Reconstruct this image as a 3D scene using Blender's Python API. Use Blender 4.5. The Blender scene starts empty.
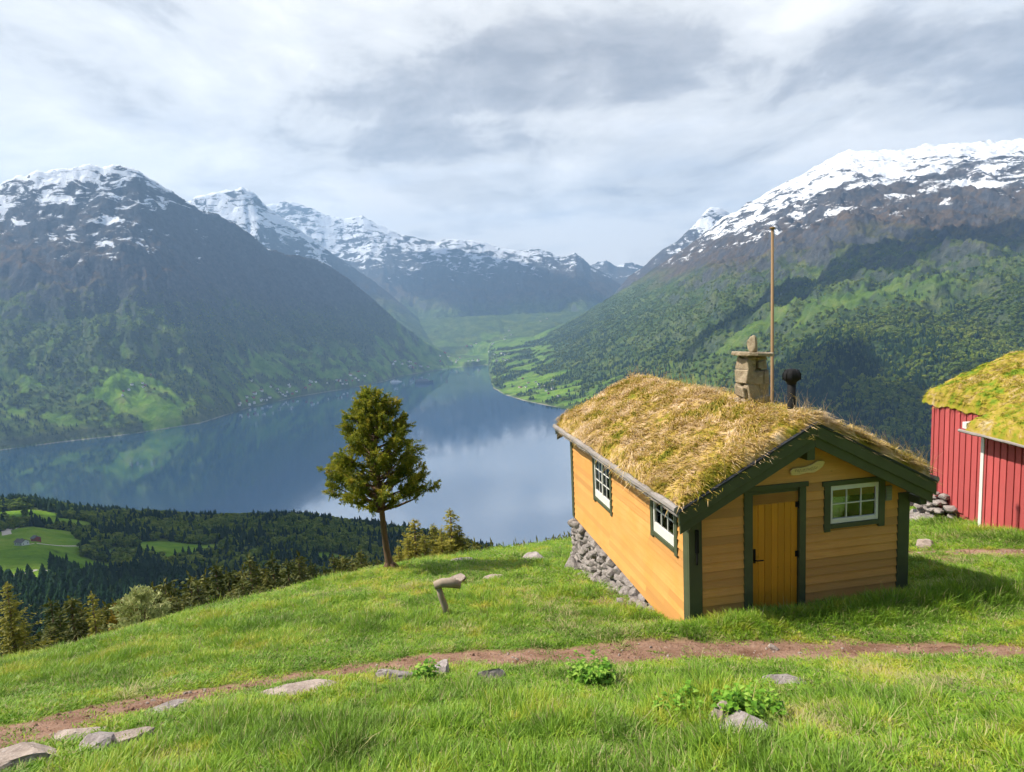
import bpy, bmesh, math, random
import numpy as np
from mathutils import Vector, Matrix, Euler, Quaternion

random.seed(7)
rng = np.random.default_rng(11)
R = math.radians
scene = bpy.context.scene
COL = scene.collection

# ------------------------------------------------------------------ camera
FPX, PITCH, ROLL = 600.0, R(6.28), R(2.66)
cp, sp, cr, sr = math.cos(PITCH), math.sin(PITCH), math.cos(ROLL), math.sin(ROLL)
_r = np.array([1, 0, 0.]); _f = np.array([0, cp, -sp]); _d = np.array([0, -sp, -cp])
CM = np.array([cr*_r + sr*_d, -sr*_r + cr*_d, _f])
def ray(x, y):
    d = CM.T @ np.array([(x-512)/FPX, (y-386)/FPX, 1.0])
    return d / d[1]                       # (t, 1, slope)
def at(x, y, Y):
    return ray(x, y) * Y
cam = bpy.data.cameras.new('camera'); cam.sensor_width = 36; cam.lens = FPX/1024*36
cam.clip_start = 0.1; cam.clip_end = 60000
co = bpy.data.objects.new('camera', cam); COL.objects.link(co)
m3 = Matrix((CM[0], -CM[1], -CM[2])).transposed()
co.matrix_world = m3.to_4x4()
scene.camera = co

# ------------------------------------------------------------------ noise
_P = rng.permutation(1024).astype(np.int64); _P = np.concatenate([_P, _P, _P])
_G = rng.uniform(0, 2*np.pi, 1024); _GX, _GY = np.cos(_G), np.sin(_G)
def perlin(x, y):
    x = np.asarray(x, float); y = np.asarray(y, float)
    xi = np.floor(x).astype(np.int64); yi = np.floor(y).astype(np.int64)
    xf, yf = x-xi, y-yi
    u = xf*xf*xf*(xf*(xf*6-15)+10); v = yf*yf*yf*(yf*(yf*6-15)+10)
    xi &= 1023; yi &= 1023
    def g(a, b, fx, fy):
        h = _P[_P[(xi+a) & 1023] + ((yi+b) & 1023)]
        return _GX[h]*fx + _GY[h]*fy
    n00, n10, n01, n11 = g(0,0,xf,yf), g(1,0,xf-1,yf), g(0,1,xf,yf-1), g(1,1,xf-1,yf-1)
    return (n00*(1-u)+n10*u)*(1-v) + (n01*(1-u)+n11*u)*v
def fbm(x, y, o=5, gain=.5):
    s = 0; a = 1.0; f = 1.0
    for i in range(o):
        s = s + a*perlin(x*f+17.3*i, y*f+9.1*i); a *= gain; f *= 2.03
    return s
def ridged(x, y, o=5, gain=.5):
    s = 0; a = 1.0; f = 1.0
    for i in range(o):
        s = s + a*(1-2*np.abs(perlin(x*f+31.7*i, y*f+5.3*i))); a *= gain; f *= 2.03
    return s*.5
def sstep(a, b, x):
    w = np.clip((x-a)/(b-a), 0, 1); return w*w*(3-2*w)
def softplus(x, k):
    return np.logaddexp(0, x/k)*k

# ------------------------------------------------------------------ height functions
WATER = -470.0
def curve(pts, third=None):
    """pixel polyline -> (t array, slope array [, third])"""
    T = []; S = []; E = []
    for p in pts:
        d = ray(p[0], p[1]); T.append(d[0]); S.append(d[2]); E.append(p[2] if len(p) > 2 else 0)
    o = np.argsort(T)
    return np.array(T)[o], np.array(S)[o], np.array(E)[o]

def meadow_plane(X, Y):
    z = -1.7 - .37*Y + softplus(Y-7.5, .35)*.105
    z = z + .097*softplus(X-4.5, .8)*sstep(6, 12, Y)
    z = z + .03*np.exp(-(((X+.6)/2.2)**2 + ((Y-4.6)/1.0)**2))          # hummock before the path
    z = z + .16*np.exp(-(((X+4.2)/2.0)**2 + ((Y-15.6)/2.2)**2))
    z = z + .17*np.exp(-(((Y-8.15-.15*(X-2.5))/.42)**2))*sstep(.3, 2, X)*sstep(8.5, 6.5, X)
    z = z - .12*np.exp(-(((Y-(7.25-.035*X*X*.3))/.5)**2))*(np.abs(X) < 30)*0.3
    return z
# edge of the meadow (photo silhouette), solved for each direction
_et, _es, _ = curve([(-300,735),(-60,682),(0,668),(50,655),(100,641),(150,627),(200,612),(250,600),(300,589),(340,579),(387,570),(420,563),
                     (450,560),(500,551),(560,541),(620,535),(760,515),(900,494),(930,488),(1024,470),(1300,455)])
_KD, _KS = .95, 1.4
def _solve_edge():
    Ts = np.linspace(-2.4, 2.4, 161); out = []
    Yg = np.linspace(2.5, 70, 1400)
    for t in Ts:
        tgt = np.interp(t, _et, _es)
        base = meadow_plane(t*Yg, Yg)
        lo, hi = 3.0, 46.0
        for _ in range(26):
            m = .5*(lo+hi)
            z = base - _KD*softplus(Yg-m, _KS)
            sil = np.max((z/Yg)[Yg > min(6, m)])
            if sil > tgt: hi = m
            else: lo = m
        out.append(.5*(lo+hi))
    out = np.array(out)
    k = np.ones(5)/5
    return Ts, np.convolve(np.pad(out, 2, mode='edge'), k, 'valid')
_ST, _SY = _solve_edge()

_ft, _fs, _ = curve([(-500,488),(-200,495),(0,503),(30,502),(60,507),(100,513),(150,515),(200,519),(240,519),(290,518),(310,518),(345,524),(400,530),
                     (440,537),(480,548),(520,560),(600,585),(800,600),(1100,600)])
def foreland(t, Y):
    X = t*Y
    Ye = 930.
    se = np.interp(t, _ft, _fs)
    z = se*Ye + .155*(Ye-np.minimum(Y, Ye)) + 9*fbm(X/170, Y/170, 3)*sstep(930, 700, Y)
    return z - .75*softplus(Y-Ye-15, 12)

_sh = [(-500,520),(-200,478),(0,450),(60,442),(130,434),(200,423),(250,407),(300,396),(350,388),(385,381),(400,376),(430,371),(470,366),(488,365),
       (490.5,380),(493,388),(505,395),(525,401),(545,405),(565,408.5),(600,417),(650,430),(700,445),(800,475),(1024,540),(1500,640)]
_st, _ss, _ = curve(_sh)
def shoreY(t):
    return WATER/np.minimum(np.interp(t, _st, _ss), -.02)

def mk(pts, base_off, zb, gexp, back=.5, rough=1.0):
    T, S, Yc = curve(pts)
    return dict(T=T, S=S, Y=Yc, off=base_off, zb=zb, g=gexp, back=back, rough=rough)
L1 = mk([(-700,300,3300),(-250,235,3900),(-100,205,4100),(-30,195,4250),(0,185,4300),(15,175,4320),(35,170,4350),(75,166,4420),(110,165,4500),(135,168,4560),
         (150,177,4620),(165,186,4700),(185,200,4800),(200,208,4880),(215,213,4950),(235,222,5050),(252,236,5150),(268,248,5250),(285,253,5380),(310,258,5560),
         (330,265,5700),(350,280,5850),(365,292,5950),(380,305,6050),(395,318,6150),(410,330,6250),(425,341,6350),(445,352,6450),(480,400,6500)], 0, WATER, 1.12)
L2 = mk([(80,300,7300),(150,225,7400),(195,196,7500),(215,192,7550),(232,189,7580),(242,186,7600),(252,191,7650),(262,201,7700),(275,212,7800),(295,225,7950),(315,240,8100),
         (335,255,8250),(355,268,8350),(375,282,8450),(395,298,8550),(415,315,8650),(440,335,8800),(460,350,8850),(500,380,8900)], 900, -420, 1.15)
L3 = mk([(180,240,10500),(255,206,10800),(275,203,11000),(290,200,11000),(310,207,11000),(330,215,11000),(345,218,11000),(362,215,11000),(375,222,11000),(400,233,11000),
         (430,240,11000),(455,238,11000),(480,240,11000),(500,247,11000),(520,250,11000),(540,248,11000),(560,256,11000),(568,255,11000),(575,252,11000),(582,257,11000),
         (590,265,11000),(605,273,11000),(625,288,11000),(660,310,11000)], 2900, -290, 1.6)
L4 = mk([(560,280,12500),(588,266,12500),(598,262,12500),(607,260,12500),(616,266,12500),(624,263,12500),(632,262,12500),(642,266,12500),(655,270,12500),(700,290,12500)], 4500, -200, 1.35)
L5 = mk([(600,310,8600),(630,275,8600),(645,265,8600),(660,251,8600),(680,238,8600),(695,223,8600),(706,209,8600),(712,206,8600),(720,207,8600),(732,214,8600),(760,222,8600),(840,240,8600)], 3300, -300, 1.2)
L6 = mk([(500,352,7400),(530,338,7300),(545,331,7200),(560,325,7100),(580,315,7000),(600,303,6900),(620,291,6800),(640,278,6700),(670,258,6500),(700,236,6300),(722,218,6100),
         (735,212,6000),(750,202,5900),(770,190,5800),(790,180,5700),(810,170,5600),(830,157,5500),(850,150,5400),(880,150,5300),(905,151,5200),(925,146,5150),
         (950,143,5100),(985,141,5000),(1024,140,4900),(1200,150,4600),(1500,180,4200)], 0, WATER, 1.22)
LAYERS = [L1, L2, L3, L4, L5, L6]

HOL = {}
def far_height(t, Y):
    t = np.asarray(t, float); Y = np.asarray(Y, float)
    X = t*Y
    sh = shoreY(t)
    z = np.full(np.broadcast(t, Y).shape, -520.)
    floor = WATER + 4*sstep(0, 60, Y-sh) + .07*np.maximum(Y-sh-300, 0)*sstep(.5, .1, np.abs(t)) - .08*np.maximum(sh-Y, 0)
    z = np.maximum(z, np.minimum(floor, 60))
    wx = fbm(X/1900+3, Y/1900, 3)*300; wy = fbm(X/1900+40, Y/1900+7, 3)*300
    big = ridged((X+wx)/1100, (Y+wy)/1100, 5, .52)
    gul = ridged((X+.35*Y+wx)/420, (Y+wy)/1500, 5, .55)
    fine = fbm(X/130, Y/130, 5, .6)
    HOL['v'] = np.clip(-(gul-.15)*1.1-(big-.2)*.5-.8*fine*.5, -1, 1)
    for i, L in enumerate(LAYERS):
        Yc = np.interp(t, L['T'], L['Y']); zc = np.interp(t, L['T'], L['S'])*Yc
        Yb = sh + L['off'] if i in (0, 5) else np.minimum(np.full_like(Yc, (0, 6700, 8300, 9500, 7400)[i])+330*np.sin(t*23+i)+190*np.sin(t*57+2*i)+60*perlin(t*90, t*0+i), Yc-1200)
        w = (Y-Yb)/np.maximum(Yc-Yb, 300)
        wc = np.clip(w, 0, 1)
        g = wc**L['g']
        if i == 0:
            bl = sstep(ray(120, 300)[0], ray(290, 300)[0], t)
            g = (.62*wc**2.0 + .38*wc)*(1-bl) + (.24*wc + .76*wc**3.2)*bl
        if i == 5:  g = .45*wc**1.9 + .55*wc
        zf = L['zb'] + (zc-L['zb'])*g
        env = np.sqrt(np.clip(wc*4, 0, 1))*np.clip((1-wc)*2.5, 0, 1)
        hs = np.clip((zc-L['zb'])/1400, 0, 1.2)
        gl = ridged((.62*X+.79*Y+wx)/330, (.79*X-.62*Y+wy)/1300, 5, .55) if i == 0 else gul
        if i == 0: zf = zf + hs*env*(70*(gl-.2)*bl)
        zf = zf + hs*env*(120*big + 110*gl - 50) + hs*np.clip(wc*3, 0, 1)*(24+26*env)*fine + hs*env*26*ridged((X+wx)/210, (Y+wy)/330, 4, .6)
        zf = zf + np.minimum(w, 0)*6000
        zf = zf - np.maximum(Y-Yc, 0)*L['back']
        z = np.maximum(z, zf)
    return z

def near_height(X, Y):
    Y_ = np.maximum(Y, .5)
    t = np.clip(X/Y_, -2.4, 2.4)
    ye = np.interp(t, _ST, _SY)
    ye = np.where(Y < 3, 60, ye)
    z = meadow_plane(X, Y)
    b = sstep(120, 30, Y)
    z = z + b*(.05*fbm(X/1.3, Y/1.3, 3)+.06*fbm(X/4+8, Y/4, 2))
    d = softplus(Y-ye, _KS)
    return z - _KD*np.minimum(d, 130) - .25*np.maximum(d-130, 0)

def H(X, Y):
    X = np.asarray(X, float); Y = np.asarray(Y, float)
    Ys = np.maximum(Y, 1.0); t = np.clip(X/Ys, -2.45, 2.45)
    a = near_height(X, Y)
    b = foreland(t, Ys)
    ab = np.where(Y < 60, a, np.maximum(a, b) + 0*a)
    k = 8.0
    ab = np.where(Y < 60, a, k*np.logaddexp(np.clip(a/k, -200, 50), np.clip(b/k, -200, 50)))
    f = np.where(Ys > 1200, far_height(t, np.maximum(Ys, 1200)), -520.)
    r = np.maximum(ab, f)
    # forest floor texture on the foreland
    return np.maximum(r, -520.)
def h1(x, y): return float(H(np.array([x]), np.array([y]))[0])

_YS = np.concatenate([np.linspace(3, 60, 1200), np.geomspace(60, 13000, 2600)[1:]])
def hit(px, py, ymin=3):
    d = ray(px, py); Y = _YS[_YS >= ymin]
    hz = H(d[0]*Y, Y); hz = np.maximum(hz, WATER)
    i = np.argmax(hz >= d[2]*Y)
    return Vector((d[0]*Y[i], Y[i], hz[i]))

# ------------------------------------------------------------------ materials
def new_mat(name):
    m = bpy.data.materials.new(name); m.use_nodes = True
    nt = m.node_tree; nt.nodes.clear()
    out = nt.nodes.new('ShaderNodeOutputMaterial'); b = nt.nodes.new('ShaderNodeBsdfPrincipled')
    nt.links.new(b.outputs[0], out.inputs[0])
    return m, nt, b
class NT:
    def __init__(s, nt): s.nt = nt
    def n(s, typ, **kw):
        nd = s.nt.nodes.new(typ)
        for k, v in kw.items():
            if k == 'ins':
                for kk, vv in v.items():
                    if hasattr(vv, 'is_linked') or isinstance(vv, bpy.types.NodeSocket): s.nt.links.new(vv, nd.inputs[kk])
                    else: nd.inputs[kk].default_value = vv
            else: setattr(nd, k, v)
        return nd
    def noise(s, vec, scale, detail=4, rough=.55, dist=0):
        return s.n('ShaderNodeTexNoise', ins={'Vector': vec, 'Scale': scale, 'Detail': detail, 'Roughness': rough, 'Distortion': dist}).outputs['Fac']
    def ramp(s, fac, stops, interp='LINEAR'):
        r = s.n('ShaderNodeValToRGB', ins={'Fac': fac}); e = r.color_ramp; e.interpolation = interp
        while len(e.elements) < len(stops): e.elements.new(.5)
        for el, (p, c) in zip(e.elements, stops):
            el.position = p; el.color = (*c, 1) if len(c) == 3 else c
        return r.outputs[0]
    def rng(s, v, a, b, c=0, d=1):
        return s.n('ShaderNodeMapRange', ins={0: v, 1: a, 2: b, 3: c, 4: d}).outputs[0]
    def mix(s, fac, a, b, mode='MIX'):
        m = s.n('ShaderNodeMix', data_type='RGBA', blend_type=mode)
        for i, v in ((0, fac), (6, a), (7, b)):
            if isinstance(v, bpy.types.NodeSocket): s.nt.links.new(v, m.inputs[i])
            else: m.inputs[i].default_value = (*v, 1) if isinstance(v, tuple) and len(v) == 3 else v
        return m.outputs[2]
    def math(s, op, a, b=0.0, c=0.0):
        m = s.n('ShaderNodeMath', operation=op)
        for i, v in enumerate((a, b, c)):
            if isinstance(v, bpy.types.NodeSocket): s.nt.links.new(v, m.inputs[i])
            else: m.inputs[i].default_value = v
        return m.outputs[0]
    def mapping(s, vec, scale=(1,1,1), rot=(0,0,0), loc=(0,0,0)):
        return s.n('ShaderNodeMapping', ins={'Vector': vec, 'Scale': scale, 'Rotation': rot, 'Location': loc}).outputs[0]
    def bump(s, h, dist, strength=1.0):
        return s.n('ShaderNodeBump', ins={'Height': h, 'Distance': dist, 'Strength': strength}).outputs[0]
    def attr(s, name): return s.n('ShaderNodeAttribute', attribute_name=name)
    def pos(s): return s.n('ShaderNodeNewGeometry').outputs['Position']
    def obj(s): return s.n('ShaderNodeTexCoord').outputs['Object']
    def rand(s): return s.n('ShaderNodeObjectInfo').outputs['Random']
def setp(nt, b, **kw):
    names = {'col': 'Base Color', 'rough': 'Roughness', 'nor': 'Normal', 'spec': 'Specular IOR Level', 'metal': 'Metallic', 'trans': 'Transmission Weight', 'sss': 'Subsurface Weight', 'alpha': 'Alpha', 'ior': 'IOR'}
    for k, v in kw.items():
        i = b.inputs[names[k]]
        if isinstance(v, bpy.types.NodeSocket): nt.links.new(v, i)
        else: i.default_value = (*v, 1) if isinstance(v, tuple) and len(v) == 3 else v

def wood_paint(name, col, var=.25, grain=(2, 60, 60), rough=.65, dark=None, knots=False):
    """stretched grain along local x (or z), blotchy wear"""
    m, nt, b = new_mat(name); k = NT(nt); o = k.obj()
    g = k.noise(k.mapping(o, grain), 1.0, 4, .6, .4)
    w = k.noise(o, 1.7, 4, .6)
    c0 = tuple(c*(1-var) for c in col); c1 = tuple(min(1, c*(1+var)) for c in col)
    c = k.mix(g, c0, c1)
    c = k.mix(k.rng(w, .35, .75, 0, .55), c, dark or tuple(x*.55 for x in col))
    if knots:
        a = k.attr('tone').outputs['Fac']
        c = k.mix(a, c, tuple(x*.68 for x in col))
        v = k.n('ShaderNodeTexVoronoi', ins={'Vector': k.mapping(o, (2.3, 2.3, 7.4)), 'Scale': 1.0}).outputs['Distance']
        c = k.mix(k.rng(v, .05, .02, 0, .8), c, tuple(x*.3 for x in col))
    setp(nt, b, col=c, rough=rough, spec=.3, nor=k.bump(g, .004, .5))
    return m
M = {}
M['siding'] = wood_paint('yellow_siding', (.70, .35, .105), .28, (1.5, 1.5, 60), .6, (.58, .25, .035), True)
M['door'] = wood_paint('door_boards', (.66, .29, .02), .2, (40, 40, 1.2), .5, (.47, .18, .02), True)
M['green'] = wood_paint('dark_green_paint', (.080, .094, .048), .3, (3, 3, 3), .55)
M['white'] = wood_paint('white_paint', (.72, .71, .66), .08, (6, 6, 6), .5, (.55, .53, .48))
M['red'] = wood_paint('red_boards', (.54, .098, .096), .25, (30, 30, 1.0), .7, (.36, .09, .085), True)
M['grey_wood'] = wood_paint('weathered_wood', (.30, .27, .25), .45, (3, 3, 40), .85, (.12, .10, .09))
M['log'] = wood_paint('weathered_log', (.36, .29, .22), .4, (8, 8, 3), .85, (.16, .12, .09))
M['pole'] = wood_paint('pole_wood', (.26, .17, .09), .3, (20, 20, 1), .7, (.22, .12, .05))
M['plaque'] = wood_paint('plaque_wood', (.80, .60, .28), .25, (12, 12, 40), .6, (.46, .28, .08))
def plain(name, col, rough=.5, spec=.5, metal=0.0, noise=.25, scale=9):
    m, nt, b = new_mat(name); k = NT(nt)
    f = k.noise(k.obj(), scale, 5, .6)
    setp(nt, b, col=k.mix(f, tuple(c*(1-noise) for c in col), tuple(min(1, c*(1+noise)) for c in col)), rough=rough, spec=spec, metal=metal)
    return m
M['black'] = plain('black_iron', (.010, .010, .011), .75, .2)
M['tar'] = plain('tar_felt', (.012, .017, .028), .55)
M['lead'] = plain('grey_metal', (.22, .23, .24), .5, .5, .3)
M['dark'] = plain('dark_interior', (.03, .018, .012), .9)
M['curtain'] = plain('lace_curtain', (.80, .82, .68), .9, .2, 0, .35, 25)
M['brownin'] = plain('inner_timber', (.16, .07, .04), .8, .2, 0, .4, 6)
M['ink'] = plain('carved_mark', (.12, .07, .025), .9)
def glass():
    m, nt, b = new_mat('window_glass'); k = NT(nt)
    nt.nodes.remove(b)
    fr = k.n('ShaderNodeFresnel', ins={'IOR': 1.5}).outputs[0]
    tr = k.n('ShaderNodeBsdfTransparent', ins={'Color': (.82, .87, .85, 1)})
    gl = k.n('ShaderNodeBsdfGlossy', ins={'Roughness': .02})
    mx = k.n('ShaderNodeMixShader', ins={0: k.math('ADD', fr, .06), 1: tr.outputs[0], 2: gl.outputs[0]})
    nt.links.new(mx.outputs[0], nt.nodes['Material Output'].inputs[0])
    return m
M['glass'] = glass()
def stone(name, c0, c1, c2, scale=3.0, lichen=.3):
    m, nt, b = new_mat(name); k = NT(nt); o = k.pos()
    f = k.noise(o, scale, 8, .68, .3); g = k.noise(o, scale*6, 6, .7)
    c = k.mix(k.rng(f, .3, .7), c0, c1)
    c = k.mix(k.rng(g, .56, .68, 0, .75), c, c2)
    l = k.noise(o, scale*1.7, 5, .6)
    c = k.mix(k.rng(l, .6, .66, 0, lichen), c, (.10, .085, .05))
    setp(nt, b, col=c, rough=.9, spec=.25, nor=k.bump(k.math('ADD', f, k.math('MULTIPLY', g, .5)), .06, .8))
    return m
M['stone'] = stone('pale_rock', (.20, .165, .155), (.47, .41, .39), (.60, .55, .52), 6)
M['slab'] = stone('warm_rock', (.24, .185, .155), (.50, .41, .35), (.60, .52, .46), 6)
M['foundation'] = stone('foundation_stone', (.15, .13, .12), (.42, .37, .34), (.58, .54, .50), 6, .35)
M['chimney'] = stone('chimney_stone', (.22, .16, .10), (.42, .34, .23), (.50, .44, .34), 4, .55)
def bark(name, c0, c1):
    m, nt, b = new_mat(name); k = NT(nt); o = k.obj()
    f = k.noise(k.mapping(o, (14, 14, 2.2)), 1.6, 6, .65, .5)
    setp(nt, b, col=k.mix(f, c0, c1), rough=.9, spec=.2, nor=k.bump(f, .03))
    return m
M['bark'] = bark('bark', (.055, .035, .022), (.24, .15, .09))
def leafmat(name, stops, attr='tone', trans=.25, rough=.6, inst=False, wpos=None, spec=.2):
    m, nt, b = new_mat(name); k = NT(nt)
    f = k.attr(attr).outputs['Fac']
    if inst: f = k.math('ADD', k.math('MULTIPLY', f, .6), k.math('MULTIPLY', k.rand(), .4))
    if wpos:
        f = k.math('ADD', f, k.math('MULTIPLY', k.math('SUBTRACT', k.noise(k.pos(), wpos[0], 4, .6), .5), wpos[1]))
    c = k.ramp(f, stops)
    setp(nt, b, col=c, rough=rough, spec=spec)
    if trans:
        tl = k.n('ShaderNodeBsdfTranslucent', ins={'Color': c})
        mx = k.n('ShaderNodeMixShader', ins={0: trans, 1: b.outputs[0], 2: tl.outputs[0]})
        nt.links.new(mx.outputs[0], nt.nodes['Material Output'].inputs[0])
    return m
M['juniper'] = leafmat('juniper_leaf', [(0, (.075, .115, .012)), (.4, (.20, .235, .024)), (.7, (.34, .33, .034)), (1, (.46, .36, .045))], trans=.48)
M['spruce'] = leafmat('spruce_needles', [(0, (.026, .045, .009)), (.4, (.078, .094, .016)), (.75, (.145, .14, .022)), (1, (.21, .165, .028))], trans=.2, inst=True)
M['goldspruce'] = leafmat('sunny_spruce_needles', [(0, (.09, .11, .014)), (.5, (.25, .235, .03)), (1, (.42, .32, .045))], trans=.25, inst=True)
M['paleshrub'] = leafmat('pale_leaf', [(0, (.22, .26, .07)), (.6, (.42, .45, .18)), (1, (.58, .56, .28))], trans=.3)
M['brownshrub'] = leafmat('bronze_leaf', [(0, (.13, .105, .015)), (1, (.33, .23, .035))], trans=.3)
M['weed'] = leafmat('weed_leaf', [(0, (.07, .19, .015)), (.6, (.16, .34, .025)), (1, (.34, .50, .08))], trans=.3)
M['farconifer'] = leafmat('forest_conifer', [(0, (.007, .020, .011)), (.6, (.016, .038, .018)), (1, (.040, .062, .02))], trans=0, inst=True, wpos=(.012, .5), spec=0, rough=1)
M['farleaf'] = leafmat('forest_broadleaf', [(0, (.042, .085, .014)), (.5, (.125, .175, .022)), (1, (.26, .285, .042))], trans=0, inst=True, wpos=(.004, 1.1), spec=0, rough=1)
def grassmat():
    m, nt, b = new_mat('grass_blades'); k = NT(nt); p = k.pos()
    t = k.attr('tone').outputs['Fac']; h = k.attr('hh').outputs['Fac']
    n1 = k.noise(p, .55, 4, .6); n2 = k.noise(p, 2.6, 4, .6)
    f = k.math('ADD', k.math('MULTIPLY', n1, 1.7), k.math('MULTIPLY', n2, 1.5))
    f = k.math('ADD', k.math('SUBTRACT', f, 1.15), k.math('MULTIPLY', k.math('SUBTRACT', t, .5), .45))
    c = k.ramp(f, [(.0, (.030, .105, .005)), (.30, (.095, .255, .009)), (.55, (.205, .375, .013)), (.80, (.42, .44, .030)), (1, (.54, .42, .09))])
    c = k.mix(k.math('MULTIPLY', h, .32), c, (.42, .50, .11))
    dead = k.attr('dead').outputs['Fac']
    c = k.mix(dead, c, (.46, .38, .20))
    setp(nt, b, col=c, rough=.5, spec=.22)
    tl = k.n('ShaderNodeBsdfTranslucent', ins={'Color': c})
    mx = k.n('ShaderNodeMixShader', ins={0: .30, 1: b.outputs[0], 2: tl.outputs[0]})
    nt.links.new(mx.outputs[0], nt.nodes['Material Output'].inputs[0])
    return m
M['grass'] = grassmat()
def turfblade(name, stops):
    m, nt, b = new_mat(name); k = NT(nt); p = k.pos()
    t = k.attr('tone').outputs['Fac']
    n1 = k.noise(p, 1.6, 4, .6); n2 = k.noise(p, 6, 3, .6)
    f = k.math('ADD', k.math('ADD', k.math('MULTIPLY', n1, 1.7), k.math('MULTIPLY', n2, 1.1)), -.90)
    f = k.math('ADD', f, k.math('MULTIPLY', k.math('SUBTRACT', t, .5), .55))
    c = k.ramp(f, stops)
    setp(nt, b, col=c, rough=.7, spec=.2)
    tl = k.n('ShaderNodeBsdfTranslucent', ins={'Color': c})
    mx = k.n('ShaderNodeMixShader', ins={0: .2, 1: b.outputs[0], 2: tl.outputs[0]})
    nt.links.new(mx.outputs[0], nt.nodes['Material Output'].inputs[0])
    return m
TS1 = [(0, (.12, .15, .012)), (.2, (.27, .25, .02)), (.38, (.42, .29, .045)), (.56, (.55, .38, .14)), (.74, (.64, .47, .26)), (1, (.74, .58, .40))]
TS2 = [(0, (.08, .19, .012)), (.25, (.19, .26, .015)), (.45, (.33, .29, .025)), (.65, (.43, .31, .06)), (.82, (.48, .37, .17)), (1, (.58, .47, .28))]
M['turf1'] = turfblade('straw_turf', TS1)
M['turf2'] = turfblade('mossy_turf', TS2)

def groundmat():
    m, nt, b = new_mat('meadow_ground'); k = NT(nt); p = k.pos()
    f = k.noise(p, 1.1, 6, .65); g = k.noise(p, 9, 5, .7)
    c = k.ramp(k.math('ADD', k.math('MULTIPLY', f, .6), k.math('MULTIPLY', g, .4)), [(.3, (.045, .10, .010)), (.5, (.10, .17, .014)), (.65, (.17, .19, .03)), (.8, (.26, .19, .08))])
    dirt = k.attr('dirt').outputs['Fac']
    c = k.mix(dirt, c, k.mix(g, (.16, .085, .055), (.36, .22, .15)))
    setp(nt, b, col=c, rough=.95, spec=.15, nor=k.bump(g, .04))
    return m
M['ground'] = groundmat()
def pathmat():
    m, nt, b = new_mat('dirt_path'); k = NT(nt); p = k.pos()
    f = k.noise(p, 2.2, 6, .65); g = k.noise(p, 22, 5, .7)
    c = k.mix(k.rng(f, .35, .65), (.19, .100, .062), (.38, .235, .165))
    c = k.mix(k.rng(g, .55, .72, 0, .8), c, (.46, .33, .26))
    c = k.mix(k.rng(g, .42, .30, 0, .7), c, (.10, .045, .03))
    setp(nt, b, col=c, rough=.95, spec=.15, nor=k.bump(k.math('ADD', g, f), .05))
    return m
M['path'] = pathmat()
def terrainmat():
    m, nt, b = new_mat('mountain_ground'); k = NT(nt); p = k.pos()
    sep = k.n('ShaderNodeSeparateXYZ', ins={0: p}); z = sep.outputs[2]
    nrm = k.n('ShaderNodeSeparateXYZ', ins={0: k.n('ShaderNodeNewGeometry').outputs['Normal']}).outputs[2]
    n_big = k.noise(p, .0012, 6, .6, .4); n_mid = k.noise(p, .006, 8, .66, .3); n_fine = k.noise(p, .03, 6, .65)
    # forest floor and birch scrub
    forest = k.ramp(k.math('ADD', k.math('MULTIPLY', n_mid, .55), k.math('MULTIPLY', n_fine, .45)),
                    [(.34, (.022, .046, .016)), (.48, (.055, .088, .022)), (.58, (.105, .135, .030)), (.72, (.17, .185, .042))])
    heath = k.ramp(k.math('ADD', k.math('MULTIPLY', n_mid, .6), k.math('MULTIPLY', n_fine, .4)),
                   [(.34, (.028, .026, .024)), (.47, (.066, .054, .044)), (.58, (.115, .082, .055)), (.7, (.16, .12, .068))])
    rock = k.ramp(n_fine, [(.3, (.035, .038, .046)), (.6, (.080, .082, .092)), (.8, (.15, .15, .155))])
    field = k.ramp(k.noise(p, .012, 5, .65), [(.35, (.065, .14, .014)), (.5, (.13, .23, .022)), (.62, (.19, .27, .04)), (.72, (.24, .24, .07))])
    zn = k.math('ADD', z, k.math('MULTIPLY', k.math('SUBTRACT', n_big, .5), 700))
    c = k.mix(k.rng(zn, 170, 420), forest, heath)
    c = k.mix(k.rng(zn, 500, 900, 0, .75), c, rock)
    steep = k.rng(nrm, .74, .60)
    c = k.mix(k.math('MULTIPLY', steep, k.rng(z, 0, 300, .35, .9)), c, rock)
    fa = k.attr('field').outputs['Fac']
    c = k.mix(fa, c, field)
    # snow: patchy, thicker with height, less on steep ground
    st = k.noise(k.mapping(p, (.0050, .0042, .013), (0, 0, .5)), 1.0, 14, .74, .7)
    st = k.math('ADD', .5, k.math('MULTIPLY', k.math('SUBTRACT', st, .5), 1.5))
    st = k.math('ADD', st, k.math('MULTIPLY', k.attr('hollow').outputs['Fac'], .15))
    st = k.math('SUBTRACT', st, k.rng(sep.outputs[1], 6200, 10000, 0, .14))
    sn = k.math('ADD', k.rng(z, 300, 1350, -.075, .37), st)
    sn = k.math('ADD', sn, k.math('MULTIPLY', k.math('SUBTRACT', n_big, .5), .60))
    sn = k.math('SUBTRACT', sn, k.rng(nrm, .70, .40, 0, .18))
    sn = k.math('SUBTRACT', sn, k.rng(z, 480, 200, 0, .6))
    snow = k.rng(sn, .515, .565)
    c = k.mix(snow, c, (.80, .82, .86))
    beach = k.math('MULTIPLY', k.rng(z, -466.5, -468), k.rng(n_mid, .40, .55))
    c = k.mix(beach, c, (.28, .26, .21))
    setp(nt, b, col=c, rough=1.0, spec=0.0, nor=k.bump(k.math('ADD', k.math('MULTIPLY', n_fine, 1), k.math('MULTIPLY', n_mid, 2)), 14.0, .9))
    return m
M['terrain'] = terrainmat()
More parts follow.
